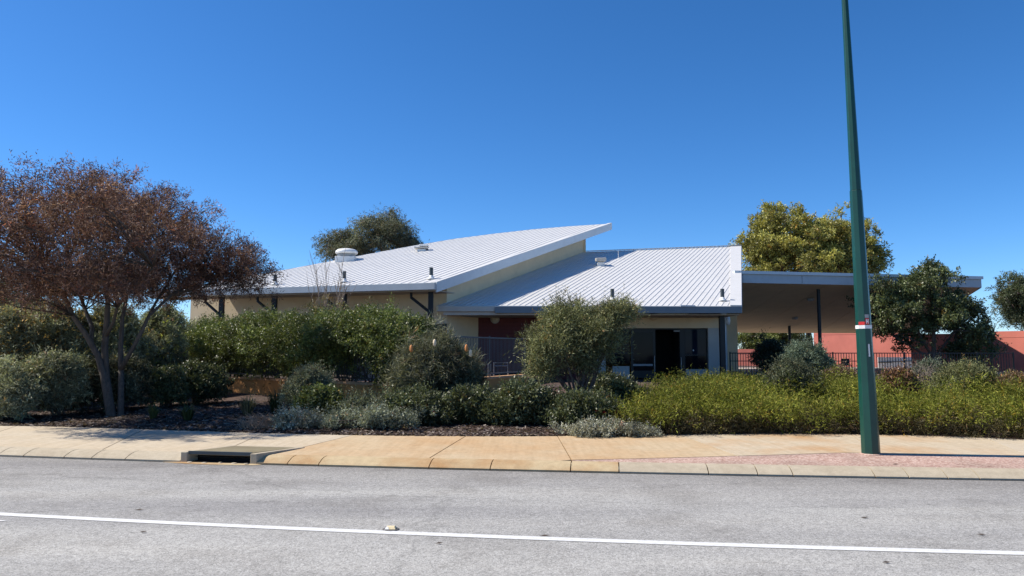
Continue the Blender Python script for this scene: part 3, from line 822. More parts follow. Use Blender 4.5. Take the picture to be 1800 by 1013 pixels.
MB().box((x4 + .01, gy + .015, D(0, 649, gy).z), (xd1 - .05, gy + .045, zm - .03)).build('side_window', M_GLASS, wing)
MB().box((x4 + .01, gy - .005, zm - .029), (xd1 - .004, gy + .06, zm + .019)).build('transom', M_FRAME, wing)
MB().box((xd1 - .049, gy - .004, FL), (xd1 - .004, gy + .06, zdoor - .055)).build('jamb', M_FRAME, wing)
MB().box((x4 + .01, gy - .002, FL - .05), (xd1 - .05, gy + .06, D(0, 649.3, gy).z)).build('sill_panel', M_PIER, wing)
c = D(1219, 616, gy); MB().lathe((c.x, gy + .012, c.z), [(.03, 0), (.03, .006)], 12, (0, -1, 0)).build('window_sticker', M_SWHITE, wing)
c = D(1189, 582, gy); MB().box((c.x - .12, gy - .07, c.z - .04), (c.x + .12, gy - .014, c.z + .03)).build('door_closer', M_LOUV, wing)
# corner post, downpipe, side wall
pw = D(1270, 600, DE + .5)
MB().box((pw.x - .10, DE + .42, FL - .3), (pw.x + .09, DE + .60, zs - .03)).build('corner_post', M_POST, wing)
MB().box((XR + .03, DW - .05, FL - .2), (XR + .25, DW + 10, zs + .4)).build('side_wall', M_PIER, wing)
MB().lathe((XR + .14, DW - .12, FL), [(.045, 0), (.045, zs - FL)], 10).build('downpipe', M_BARGE, wing)
c = D(1281, 563, DW - .3); MB().lathe((c.x, DW - .1, c.z), [(.1, -.18), (.12, 0), (.1, .18)], 12).build('corner_speaker', M_BARGE, wing, smooth=True)
# round wall lamps
for nm, px, py, dd in (('wall_lamp', 870, 561, DW), ('wall_lamp', 1149, 556, DW)):
    c = D(px, py, dd - .05)
    o = MB().lathe((c.x, dd - .002, c.z), [(.19, 0), (.19, .05), (.165, .075)], 24, (0, -1, 0)).build(nm, M_GUT_C if px < 1000 else M_CREAM, wing)
    MB().lathe((c.x, dd - .07, c.z), [(.155, 0), (.14, .04), (.08, .07), (.01, .08)], 24, (0, -1, 0)).build('diffuser', M_LAMP if px < 1000 else M_CREAM, o, smooth=True)
# back and left closing walls of the wing
MB().wall((RRt.x - .5, RRt.y - .3), (RL.x + .3, RL.y - .2), FL - .3, RRt.z - .2, RL.z - .2, .2).build('rear_wall', M_CREAM, wing)
# post tops through the roof
for px, py, pt in ((1076.5, 529, 508), (1270, 529, 508)):
    p = onplane(px, py, p0R, nR)
    post_stub(wing, p, D(px, pt, p.y).z, .075)
p = pw; 
# roof vent and flue
p = onplane(1056, 467, p0R, nR)
vt = MB().box((p.x - .17, p.y - .17, p.z - .08), (p.x + .17, p.y + .17, p.z + .14)).build('roof_vent', M_WHITE, wing)
MB().box((p.x - .12, p.y - .12, p.z + .141), (p.x + .12, p.y + .12, p.z + .20)).build('throat', M_LOUV, vt)
MB().prism([(p.x - .25, p.y - .25, p.z + .34), (p.x + .24, p.y - .25, p.z + .36), (p.x + .24, p.y + .24, p.z + .38), (p.x - .25, p.y + .24, p.z + .38)], .17).build('cowl', M_GUT_C, vt, bevel=.02)
p = onplane(1087, 456, p0R, nR)
MB().lathe((p.x, p.y, p.z - .02), [(.1, 0), (.022, .05), (.012, .06), (.012, .45)], 8).build('flue', M_WHITE, wing)

# ------------------------------------------------------------------ hall (higher left roof)
C0 = D(765, 498, 26.5)
AZC = R(-72.5)
ec = Vector((math.sin(AZC), math.cos(AZC), 0)); ed = Vector((-ec.y, ec.x, 0)); ed = ed if ed.y > 0 else -ed
azb = R(30)
tt = Vector((math.sin(azb), math.cos(azb), 0))
# tip of the right barge in picture column 1073
u = (1073.5 - CX) / F
yt = 40.0
t = (u * C0.y - C0.x) / (tt.x - u * tt.y)
tp = C0 + tt * t
tip = D(1073.5, 393.5, tp.y)
gradL = (tip.z - C0.z) / (tip - C0).dot(ed)
nL = (Vector((0, 0, 1)) - ed * gradL).normalized()
zL = lambda x, y: C0.z + gradL * ((x - C0.x) * ed.x + (y - C0.y) * ed.y)
OP = lambda px, py: onplane(px, py, C0, nL)
s = 12.6
L0 = C0 + ec * s
polyL = [C0, tip, OP(1000, 398.2), OP(940, 403.2), OP(870, 411), OP(800, 420), OP(720, 433.5), OP(633, 449.8), OP(555, 464.5), OP(478, 478.8), OP(430, 487.5), OP(330, 505), L0]
hall = thing('hall_building', 'cream hall with high white ribbed skillion roof and dark posts', 'building', (-6, 32, FL))
roofL = MB().prism(polyL, .05).build('roof', M_ROOF, hall)
ribs(roofL, polyL, zL, R(27), 0.3, M_ROOF, w=.036, h=.018, margin=.09)
# barge on the right edge
hb = .36
rt = Vector((math.cos(azb), -math.sin(azb), 0))
MB().prism([C0 + rt * .02 + Vector((0, 0, .03)), C0 + rt * .07 + Vector((0, 0, .03)), tip + rt * .07 + Vector((0, 0, .03)), tip + rt * .02 + Vector((0, 0, .03))], hb).build('barge_board', M_BARGE, hall)
MB().prism([C0 - rt * .14 + Vector((0, 0, .047)), C0 + rt * .075 + Vector((0, 0, .047)), tip + rt * .075 + Vector((0, 0, .047)), tip - rt * .14 + Vector((0, 0, .047))], .015).build('barge_flashing', M_ROOF, hall)
for a, b in zip(polyL[1:-1], polyL[2:]):
    MB().bar(a, b, .04, .28, up=-.13, side=0.025).build('edge_fascia', M_BARGE, hall)
# gutter along the eave
MB().bar(C0 - ed * .08 + rt * .06, L0 - ed * .08, .15, .25, up=-.115).build('gutter', M_FASCIA, hall, bevel=.012)
# soffit (sloping with the roof) and walls
wo = 1.3
A = C0 + ed * wo; B = L0 + ed * wo
W0 = D(785, 560, 28.4); W1 = D(1028.5, 444, RL.y + .15)
MB().prism([C0 - Vector((0, 0, .25)), C0 + ed * (wo + .1) + rt * .2 + Vector((0, 0, -.24)), L0 + ed * (wo + .1) + Vector((0, 0, -.24)), L0 - Vector((0, 0, .25))], .03).build('eave_soffit', M_SOFF2, hall)
Wl = W0 + ec * (L0 - W0).dot(ec) - ec * .4
zb = D(770, 569, 28.4).z
MB().wall((W0.x, W0.y), (Wl.x, Wl.y), zb, zL(W0.x, W0.y) - .29, zL(Wl.x, Wl.y) - .29, -.25).build('front_wall', M_CREAM, hall)
MB().wall((W0.x, W0.y + .01), (Wl.x, Wl.y + .01), FL - .3, zb - .001, zb - .001, -.25).build('wall_base', M_BASE, hall)
g0 = Vector((W0.x, W0.y, 0)) + Vector((0, .02, 0)); g1 = Vector((W1.x, W1.y, 0))
gm = MB()
gm.wall((g0.x, g0.y), (g1.x, g1.y), FL - .3, zL(g0.x, g0.y) - .30, zL(g1.x, g1.y) - .30, .25)
gm.build('gable_wall', M_CREAM, hall)
lw = Wl + tt * 9
MB().wall((Wl.x, Wl.y + .3), (OP(478, 478.8).x + .6, OP(478, 478.8).y), FL - .3, zL(Wl.x, Wl.y) - .3, OP(478, 478.8).z - .3, -.25).build('end_wall', M_CREAM, hall)
q0, q1 = OP(478, 478.8), OP(800, 420)
MB().wall((q0.x + .6, q0.y), (q1.x + .4, q1.y - .3), FL - .3, q0.z - .3, q1.z - .3, -.25).build('rear_wall', M_CREAM, hall)
MB().wall((q1.x + .4, q1.y - .3), (g1.x, g1.y), FL - .3, q1.z - .3, zL(g1.x, g1.y) - .3, -.25).build('rear_wall', M_CREAM, hall)
# posts with braces; their tops come out through the roof
post_px = [(389, 515), (482, 512), (605, 508), (757, 502)]
for i, (px, py) in enumerate(post_px):
    u = (px - CX) / F
    e0 = C0 + ed * .42
    sc = (e0.x - u * e0.y) / (u * ec.y - ec.x)
    q = e0 + ec * sc
    w = .088
    mb = MB(); mb.bar((q.x, q.y, FL - .4), (q.x, q.y, zL(q.x, q.y) - .26), w * 2, w * 2); mb.build('post', M_POST, hall)
    z0 = zL(q.x, q.y) - .28
    a = q + ec * .78
    pp = MB(); pp.tube([(a.x, a.y, z0 + .04), (a.x, a.y, z0 - .30), (q.x + ec.x * .08, q.y + ec.y * .08, z0 - .82)], .055, 8)
    pp.build('downpipe', M_POST, hall)
for px, py, pt in ((483.5, 501, 483), (605, 496.5, 477), (758, 491, 470.5)):
    p = OP(px, py)
    post_stub(hall, p, D(px, pt, p.y).z, .072)
# big mushroom fan, small cowl vent
p = OP(609, 458)
vb = MB(); vb.box((p.x - .45, p.y - .4, p.z - .3), (p.x + .45, p.y + .4, p.z + .16)); fan = vb.build('roof_fan', M_WHITE, hall, bevel=.02)
MB().lathe((p.x, p.y, p.z + .16), [(.42, 0), (.42, .24)], 20).build('louvre_throat', M_LOUV, fan)
MB().lathe((p.x, p.y, p.z + .36), [(.50, -.05), (.52, 0), (.50, .08), (.4, .15), (.2, .19), (.01, .2)], 24).build('cap', M_WHITE, fan, smooth=True)
p = OP(741, 441)
cv = MB().box((p.x - .18, p.y - .2, p.z - .1), (p.x + .22, p.y + .2, p.z + .06)).build('roof_vent', M_BARGE, hall)
MB().box((p.x - .32, p.y - .26, p.z + .09), (p.x + .3, p.y + .26, p.z + .16)).build('slat', M_GUT_C, cv)
MB().box((p.x - .1, p.y - .26, p.z + .19), (p.x + .34, p.y + .26, p.z + .29)).build('cowl', M_WHITE, cv, bevel=.02)
MB().box((p.x - .08, p.y - .1, p.z), (p.x + .2, p.y + .1, p.z + .2)).build('throat', M_LOUV, cv)

# ------------------------------------------------------------------ canopy at the right
cL = D(1290, 476, 34.0); cR = D(1725, 487, 36.7)
canopy = thing('drive_through_canopy', 'long grey fascia canopy with sloping brown soffit and dark posts', 'canopy', (13, 40, FL))
cdir = (cR - cL); cdir.z = 0; cdir.normalize(); cper = Vector((-cdir.y, cdir.x, 0))
zt, zbm = cL.z, D(1310, 497, 34.0).z
CLx = 3.0
def cp(s, v, z): return Vector((cL.x, cL.y, 0)) + cdir * s + cper * v + Vector((0, 0, z))
Ltot = (Vector((cR.x, cR.y, 0)) - Vector((cL.x, cL.y, 0))).length
DEP = 11.5
zbk = D(1400, 584, 46.0).z
def col_of(q): return CX + F * q.x / q.y
SB = Ltot
while col_of(cp(SB, DEP, zbk)) < 1600: SB += .1
# fascia: capping and panels
MB().bar(cp(0, -.02, zt - .07), cp(Ltot + .04, -.02, zt - .07), .12, .14).build('capping', M_BARGE, canopy)
edges = [0] + [((px - 1302) / (1725 - 1302)) * Ltot for px in (1316, 1412, 1515, 1612)] + [Ltot]
for a, b in zip(edges[:-1], edges[1:]):
    MB().prism([cp(a + .012, 0, zt - .145), cp(b - .012, 0, zt - .145), cp(b - .012, .06, zt - .145), cp(a + .012, .06, zt - .145)], zt - .145 - zbm).build('fascia_panel', M_FASCIA, canopy)
MB().prism([cp(Ltot - .01, .065, zt - .145), cp(Ltot + .03, .065, zt - .145), cp(SB + .03, DEP, zbk + .55), cp(SB - .01, DEP, zbk + .55)], .42).build('end_fascia', M_FASCIA, canopy)
MB().prism([cp(0, .0, zt - .01), cp(Ltot, .0, zt - .01), cp(SB, DEP, zbk + .6), cp(0, DEP, zbk + .6)], .04).build('roof', M_ROOF, canopy)
ns = 9
for i in range(ns):
    a, b = -2 + (Ltot + 2) * i / ns + .008, -2 + (Ltot + 2) * (i + 1) / ns - .008
    if i == 0: a = -1.9
    k_ = (SB + 2) / (Ltot + 2)
    MB().prism([cp(a, .07, zbm + .03), cp(b, .07, zbm + .03), cp((b + 2) * k_ - 2, DEP, zbk), cp((a + 2) * k_ - 2, DEP, zbk)], .02).build('soffit_panel', M_SOFFIT, canopy)
MB().prism([cp(-2, DEP, zbk + .5), cp(SB, DEP, zbk + .5), cp(SB, DEP + .05, zbk + .5), cp(-2, DEP + .05, zbk + .5)], .5).build('rear_fascia', M_FASCIA, canopy)
for px, d in ((1440, 35.9), (1387, 45.0), (1640, 36.8)):
    q = D(px, 560, d)
    v = (Vector((q.x, q.y, 0)) - Vector((cL.x, cL.y, 0))).dot(cper)
    zc = zbm + (zbk - zbm) * v / DEP
    MB().lathe((q.x, q.y, FL - .4), [(.085, 0), (.085, zc - FL + .4)], 12).build('post', M_POST, canopy)
for px, py, v in ((1425, 525, 2.0), (1397, 558, 6.0)):
    zc = zbm + (zbk - zbm) * v / DEP
    q = onplane(px, py, cp(0, 0, zbm), (Vector((0, 0, 1)) * DEP - cper * (zbk - zbm)).normalized())
    MB().lathe((q.x, q.y, q.z - .13), [(.13, 0), (.17, .05), (.17, .13)], 14).build('soffit_lamp', M_LOUV, canopy)

struct(MB().box((8.6, 34.2, .2), (34, 49.5, .43)).build('driveway', plain('driveway_paving', (0.36, 0.30, 0.25), .85, .15, 3)))
# ------------------------------------------------------------------ retaining walls, fences, red walls
def ret_wall(p, q, ztop, zb, label, name='retaining_wall'):
    t = thing(name, label, 'wall', (p.x, p.y, zb))
    d = (q - p).normalized(); n = Vector((-d.y, d.x, 0))
    MB().wall((p.x, p.y), (q.x, q.y), zb, ztop - .06, ztop - .06, .2).build('wall_face', M_ORANGE, t)
    a, b = p - n * .02, q - n * .02
    MB().wall((a.x, a.y), (b.x, b.y), ztop - .059, ztop, ztop, .26).build('coping', M_COPE, t)
    return t
ret_wall(RUN1, CORN, WZ, .0, 'long ochre rendered retaining wall behind the left shrubs under the hedge')
ret_wall(CORN + Vector((.02, .02, 0)), RUN2, WZ, .0, 'short ochre retaining wall receding towards the red boarded wall')
def fence(p, q, zb, h, spacing, label, mat, pmat, posts, group=None, mid=None, r=0.008):
    t = thing('picket_fence', label, 'fence', (p.x, p.y, zb), group)
    d = (q - p); L = d.length; d.normalize()
    MB().bar(p + Vector((0, 0, zb + h - .02)), q + Vector((0, 0, zb + h - .02)), .04, .04).build('top_rail', mat, t)
    MB().bar(p + Vector((0, 0, zb + .09)), q + Vector((0, 0, zb + .09)), .035, .035).build('bottom_rail', mat, t)
    if mid: MB().bar(p + Vector((0, 0, zb + mid)), q + Vector((0, 0, zb + mid)), .035, .035).build('middle_rail', mat, t)
    for i in range(posts + 1):
        c = p + d * (L * i / posts)
        MB().box((c.x - .025, c.y - .025, zb), (c.x + .025, c.y + .025, zb + h + .03)).build('fence_post', pmat, t)
    me = MB().box((-r, -r, .11), (r, r, h - .042)).build('picket', mat, t)
    n = int(L / spacing)
    for i in range(1, n):
        o = me if i == 1 else me.copy()
        if i > 1: col.objects.link(o)
        if i == 1: o.data.transform(__import__('mathutils').Matrix.Translation(Vector((p.x, p.y, zb))))
        o.parent = t
        c = p + d * (i * spacing)
        o.location = (c.x - p.x, c.y - p.y, 0)
    return t
o1 = (CORN - RUN1).normalized(); n1 = Vector((-o1.y, o1.x, 0)); o2 = (RUN2 - CORN).normalized(); n2 = Vector((-o2.y, o2.x, 0))
fence(RUN1 + n1 * .1, CORN + n1 * .1 + o1 * -.05, WZ, 1.19, .105, 'dark picket fence on the long ochre wall below the hedge', M_FENCE, M_FENCE, 6)
fence(CORN + n2 * .1 + o2 * .1, RUN2 + n2 * .1, WZ, 1.19, .095, 'grey picket fence in front of the red boarded wall', M_FENCE_G, M_FENCE_G, 3, r=.010)
FR0, FR1 = D(1284, 660, 33.2), D(1783, 663, 32.6)
FR0.z = FR1.z = 0
zf = D(1650, 664, 32.9).z
FRm = FR0.lerp(FR1, .49)
fence(FR0, FRm, zf, 1.09, .115, 'dark picket fence under the canopy left of the green pole', M_FENCE, M_FENCE, 4, mid=.72, r=.011)
fence(FRm + (FR1 - FR0).normalized() * .05, FR1, zf, 1.09, .115, 'dark picket fence in front of the dark green tree at right', M_FENCE, M_FENCE, 4, r=.011)
t = tag(MB().bar(FRm + Vector((0, -.02, zf - .06)), FR1 + Vector((.0, -.02, zf - .06)), .16, .16).build('fence_plinth', M_CONC), 'pale concrete strip under the right picket fence', 'plinth')

def red_wall(label, p, q, zt, th=.3, cap=True):
    t = thing('red_wall', label, 'wall', (p.x, p.y, 0))
    MB().wall((p.x, p.y), (q.x, q.y), 0, zt - .341, zt - .341, th).build('wall_face', M_RED, t)
    MB().wall((p.x, p.y - .02), (q.x, q.y - .02), zt - .34, zt, zt, th).build('top_band', M_RED, t)
    return t
a, b = D(1430, 581, 55), D(1606, 578, 50); red_wall('tall red rendered wall block behind the canopy post', a, b, a.z)
a, b = D(1286, 614, 57), D(1440, 614, 54); red_wall('low red rendered wall behind the fence under the canopy', a, b, a.z)
a, b = D(1741, 583, 41), D(1900, 583, 37.4); red_wall('red rendered wall at the right edge against the sky', a, b, a.z)
a, b = D(1600, 590, 44.2), D(1741, 584, 41.2); red_wall('red rendered wall receding behind the dark green tree', a, b, b.z - .06)
a = D(1741, 592, 40.2)
tag(MB().box((a.x - .04, a.y - .04, 0), (a.x + .04, a.y + .04, a.z)).build('steel_post', M_POST), 'thin dark post standing against the red wall at right', 'post')
# white screen behind the right fence
a, b = D(1543, 628, 49), D(1622, 629, 49)
scr = thing('white_screen', 'sunlit white sheet screen behind the right picket fence', 'screen', (a.x, a.y, .4))
nn = 6
for i in range(nn):
    x0 = a.x + (b.x - a.x) * i / nn; x1_ = a.x + (b.x - a.x) * (i + 1) / nn
    MB().box((x0 + .008, a.y, .3), (x1_ - .008, a.y + .04, a.z)).build('sheet', M_WHITE, scr)
MB().bar((a.x, a.y - .03, a.z - .34), (b.x, a.y - .03, a.z - .22), .05, .06).build('shadow_bar', M_FENCE_G, scr)  # grey bars stand in for the shadows of bars across the sheets
MB().bar((a.x, a.y - .03, zf + .4), (a.x + .9, a.y - .03, zf + .4), .05, .05).build('shadow_bar', M_FENCE_G, scr)
a, b = D(1577, 652, 34.6), D(1640, 662, 34.6)
tag(MB().box((a.x, 34.5, zf - .2), (b.x, 34.9, a.z)).build('planter_box', M_BROWN, bevel=.02), 'low brown planter box in front of the white screen', 'planter')
# small black seats beyond the left part of that fence
for px, lab in ((1463, 'small black seat beside the tall red wall block'), ):
    a = D(px + 26, 648, 42)
    s_ = thing('garden_seat', lab, 'seat', (a.x, a.y, .3))
    MB().box((a.x - .22, a.y - .2, .72), (a.x + .22, a.y + .2, .77)).build('seat', M_FRAME, s_)
    MB().box((a.x - .22, a.y + .17, .77), (a.x + .22, a.y + .21, 1.1)).build('backrest', M_FRAME, s_)
    for sx in (-.2, .17):
        for sy in (-.18, .15):
            MB().box((a.x + sx, a.y + sy, .3), (a.x + sx + .03, a.y + sy + .03, .72)).build('leg', M_FRAME, s_)
# yard furniture seen through the fence
a, b = D(618, 630, 21.6), D(694, 630, 21.6)
scr2 = thing('pale_screen', 'pale blue-white panel seen through the fence below the hedge', 'screen', (a.x, 21.6, .66))
MB().box((a.x, 21.6, .70), (b.x, 21.65, a.z)).build('panel', plain('pale_panel', (0.55, 0.58, 0.62), .6, .06), scr2)
MB().box((a.x + .1, 21.66, .66), (a.x + .16, 21.72, a.z)).build('leg', M_FENCE_G, scr2)
MB().box((b.x - .16, 21.66, .66), (b.x - .1, 21.72, a.z)).build('leg', M_FENCE_G, scr2)
a, b = D(868, 638, 24.6), D(893, 638, 24.6)
gt_ = thing('low_gate', 'low grey tubular gate behind the grey picket fence', 'gate', (a.x, 24.6, .66))
MB().tube([(a.x, 24.6, .66), (a.x, 24.6, a.z), (b.x, 24.6, a.z), (b.x, 24.6, .66)], .022, 6).build('frame', M_STEEL, gt_)
MB().tube([(a.x, 24.6, a.z - .1), (b.x, 24.6, a.z - .1)], .016, 6).build('rail', M_STEEL, gt_)
a = D(860, 640, 22.9)
MB_ = MB().box((a.x - .06, 22.85, .66), (a.x + .05, 22.95, a.z)); tag(MB_.build('gate_post', M_SGREY, bevel=.01), 'stubby pale grey post behind the fence beside the banksia', 'post')

# ------------------------------------------------------------------ trees
def path(pts): return [D(px, py, d) for px, py, d in pts]
def clump_tree(parent, stem_paths, rad, env, ncl, leaf_kw, bark, seed, crad=(.4, .7), branch=(.022, .006), shell=0.45):
    """stems + branches to clumps spread through ellipsoid envelopes env [(centre, radii, zcut)]"""
    r = random.Random(seed); mb = MB(); tips = []
    for pts, (r0, r1) in zip(stem_paths, rad):
        n = len(pts)
        mb.tube(pts, [r0 + (r1 - r0) * i / (n - 1) for i in range(n)], 8)
        tips += [(pts[i], r0 + (r1 - r0) * i / (n - 1)) for i in range(n // 2, n)]
    blobs = []
    k = 0
    while len(blobs) < ncl and k < 20000:
        k += 1
        c, R_, zc = env[r.randrange(len(env))]
        d = Vector((r.gauss(0, 1), r.gauss(0, 1), r.gauss(0, 1))).normalized()
        s = r.random() ** shell
        if d.z < zc: continue
        p = Vector(c) + Vector((d.x * R_[0] * s, d.y * R_[1] * s, d.z * R_[2] * s))
        cr = r.uniform(*crad)
        if any((Vector(b[0]) - p).length < cr * 0.75 for b in blobs): continue
        blobs.append((p, Vector((cr * r.uniform(.9, 1.3), cr * r.uniform(.9, 1.3), cr * r.uniform(.55, .85)))))
    for c, rr in blobs:
        t0, tr = min(tips, key=lambda q: (q[0] - c).length + (2.0 if q[0].z > c.z else 0))
        mid = t0.lerp(c, .5) + Vector((r.uniform(-.2, .2), r.uniform(-.2, .2), r.uniform(-.05, .25)))
        mb.tube([t0, mid, c], [min(branch[0], tr), branch[0] * .55, branch[1]], 5)
        for j in range(3):
            e = c + Vector((r.uniform(-1, 1) * rr[0], r.uniform(-1, 1) * rr[1], r.uniform(-.3, 1) * rr[2])) * .8
            mb.tube([mid.lerp(c, .6), c.lerp(e, .5) + Vector((0, 0, .05)), e], [branch[1] * 1.5, branch[1], branch[1] * .5], 4)
    mb.build('trunk', bark, parent, smooth=True)
    return foliage('crown', parent, blobs, seed=seed, **leaf_kw)

TD = 16.4
tb = D(198, 724, TD)
T1 = thing('brown_leaved_tree', 'spreading multi-stemmed tree with rust brown leaves beside the footpath', 'tree', (tb.x, tb.y, bed(tb.x, tb.y)))
tb.z = bed(tb.x, tb.y) - .05
B1, B2 = tb + Vector((-.04, 0, 0)), tb + Vector((.13, .1, 0))
sp = [[B1] + path([(182, 660, 16.85), (172, 625, 16.8), (152, 590, 16.7), (128, 555, 16.6), (112, 520, 16.4), (80, 470, 16.2)]),
      [D(160, 605, 16.75)] + path([(162, 575, 17.0), (150, 545, 17.2), (135, 505, 17.5), (120, 460, 17.8)]),
      [B1 + Vector((.03, 0, .02))] + path([(186, 660, 16.9), (184, 610, 16.95), (188, 560, 17.0), (190, 525, 17.0), (205, 470, 17.1), (230, 420, 17.2)]),
      [B2] + path([(213, 660, 17.1), (212, 610, 17.2), (215, 560, 17.3), (225, 510, 17.5), (260, 460, 17.8)]),
      [D(212, 650, 17.1)] + path([(232, 615, 17.0), (248, 585, 16.9), (262, 555, 17.1), (300, 520, 17.6), (345, 492, 18.1), (385, 482, 18.4), (420, 478, 18.5)]),
      [D(255, 568, 17.0)] + path([(275, 530, 17.6), (300, 490, 18.2), (320, 455, 18.4), (335, 430, 18.4)]),
      [D(205, 470, 17.1)] + path([(225, 440, 17.7), (250, 410, 18.2), (265, 385, 18.4)]),
      [D(187, 590, 16.9)] + path([(200, 565, 16.8), (206, 540, 16.6), (240, 500, 16.0), (270, 470, 15.5)]),
      [D(128, 555, 16.6)] + path([(100, 530, 16.7), (60, 500, 16.9), (0, 470, 17)])]
rd = [(.085, .035), (.055, .025), (.095, .035), (.075, .03), (.055, .014), (.034, .014), (.032, .014), (.045, .02), (.04, .02)]
TC = 14.9
ce = D(150, 440, TC)
TR = 18.4
env = [(D(70, 440, TC), (2.6, 2.1, 1.5), -.3), (D(40, 425, TC), (2.3, 1.9, 1.35), -.3), (D(190, 425, 17.6), (2.3, 1.5, 1.6), -.3), (D(325, 460, TR), (1.5, 1.2, 1.05), -.6), (D(405, 482, TR), (.8, .8, .52), -.9), (D(255, 400, TR), (1.6, 1.2, 1.15), -.3), (D(90, 505, TC), (2.0, 1.7, .45), -.9), (D(290, 500, TR), (1.4, 1.1, .42), -.9), (D(180, 500, 17.4), (1.5, 1.2, .4), -.9)]
clump_tree(T1, sp, rd, env, 235, dict(n=31000, m=7, leaf=(.085, .018), mat=M_LEAF_DRY, cols=[(.036, .019, .017), (.07, .039, .031), (.145, .076, .054), (.29, .185, .122)], twig=.17, depth=.6, lump=.35, curl=.85, up=.35, zmin=-.7, k_col=1.08), M_BARK_G, 11, (.32, .6))

def bg_tree(name, label, boxes, d, ncl, leaf_kw, seed, trunk_px, crad, bark=M_BARK, zc=-.5):
    env = []
    for (x0, x1, y0, y1) in boxes:
        a, b = D(x0, y0, d), D(x1, y1, d)
        w, h = (b.x - a.x) / 2, (a.z - b.z) / 2
        env.append((Vector(((a.x + b.x) / 2, d, (a.z + b.z) / 2)), (w * .88, w * .8, h * .88), zc))
    bs = D(trunk_px, 640, d); bs.z = .2
    t = thing(name, label, 'tree', bs)
    c = env[0][0]
    sps = [[bs, bs.lerp(c, .5) + Vector((.2, 0, 0)), c]]
    rds = [(.28, .1)]
    for e in env[1:]:
        sps.append([bs.lerp(c, .45), bs.lerp(e[0], .7), e[0]]); rds.append((.15, .06))
    for e in env:
        for k in range(3):
            v = Vector((random.Random(seed + k).uniform(-.5, .5) * e[1][0], random.Random(seed * 3 + k).uniform(-.5, .5) * e[1][1], .4 * e[1][2]))
            sps.append([bs.lerp(e[0], .75), e[0] + v * .5, e[0] + v]); rds.append((.1, .04))
    clump_tree(t, sps, rds, env, ncl, leaf_kw, bark, seed, crad, branch=(.06, .02), shell=.4)
    return t
bg_tree('gum_tree', 'grey-green gum tree rising behind the white hall roof', [(618, 738, 372, 470), (560, 650, 405, 480), (690, 745, 410, 465)], 58, 75,
        dict(n=9000, m=7, leaf=(.20, .045), mat=M_LEAF_MATT, cols=[(.05, .056, .035), (.095, .10, .064), (.15, .15, .10)], twig=.35, depth=.8, lump=.25, droop=.5, curl=.7), 21, 655, (.6, 1.05))
bg_tree('yellow_green_tree', 'broad yellow-green tree behind the canopy and green pole', [(1305, 1475, 362, 500), (1420, 1540, 365, 500), (1295, 1400, 395, 500), (1480, 1560, 415, 500), (1310, 1550, 430, 530)], 60, 165,
        dict(n=17000, m=7, leaf=(.23, .10), mat=M_LEAF, cols=[(.10, .10, .028), (.19, .18, .045), (.29, .26, .075)], twig=.3, depth=.7, lump=.25, curl=.8), 22, 1430, (.65, 1.1))
bg_tree('dark_far_tree', 'dark green tree at the far right edge above the red wall', [(1752, 1880, 472, 590)], 55, 55,
        dict(n=6500, m=7, leaf=(.17, .06), mat=M_LEAF, cols=[(.025, .035, .016), (.05, .062, .03), (.09, .10, .05)], twig=.3, depth=.7, lump=.25), 23, 1810, (.5, .9), zc=-.9)
bg_tree('dark_left_tree', 'dark green tree behind the bushes at the left edge', [(-90, 88, 492, 640)], 34, 60,
        dict(n=8000, m=7, leaf=(.15, .05), mat=M_LEAF, cols=[(.018, .035, .012), (.035, .07, .02), (.05, .10, .03)], twig=.25, depth=.7, lump=.25), 24, 10, (.45, .8), zc=-.95)
bg_tree('leafy_tree', 'bushy green tree seen under the canopy behind the low red wall', [(1275, 1372, 578, 640), (1340, 1420, 560, 630)], 60, 55,
        dict(n=7000, m=6, leaf=(.15, .07), mat=M_LEAF, cols=[(.05, .065, .02), (.10, .12, .035), (.17, .18, .06)], twig=.25, depth=.7), 25, 1330, (.4, .7), zc=-.9)
# dark green broadleaf tree in front of the canopy
RD = 33.5
bs = D(1640, 650, RD); bs.z = .35
T2 = thing('broadleaf_tree', 'dark green broadleaf tree standing behind the right picket fence', 'tree', (bs.x, 38.0, .35))
RD = 34.7; bs = Vector((D(1640, 650, RD).x, RD, .35))
T2.location = bs
c = D(1640, 565, RD)
env = [(D(1638, 578, RD), (2.5, 1.6, 1.4), -.75), (D(1645, 510, RD), (1.2, 1.2, .95), -.5), (D(1600, 520, RD), (1.1, 1.1, .75), -.5), (D(1560, 545, RD), (.85, 1.0, 1.3), -.9), (D(1680, 545, RD), (.9, .9, .7), -.5), (D(1712, 588, RD), (.75, .9, .75), -.8), (D(1640, 481, RD), (.45, .5, .5), -.9), (D(1700, 622, RD), (1.0, 1, .4), -.9)]
clump_tree(T2, [[bs, bs + Vector((.05, 0, .9)), c + Vector((0, 0, -.3)), D(1642, 500, RD)], [bs + Vector((.05, 0, .8)), D(1600, 560, RD), D(1590, 530, RD)], [bs + Vector((.05, 0, .8)), D(1680, 580, RD), D(1695, 540, RD)], [bs + Vector((0, 0, .8)), D(1570, 590, RD), D(1555, 560, RD)]],
           [(.13, .04), (.07, .03), (.07, .03), (.06, .025)], env, 95,
           dict(n=9500, m=6, leaf=(.12, .07), mat=M_LEAF_GLOSS, cols=[(.026, .036, .014), (.058, .072, .028), (.11, .12, .055)], twig=.2, depth=.75, lump=.25, curl=.8), M_BARK, 26, (.38, .62), branch=(.03, .01))

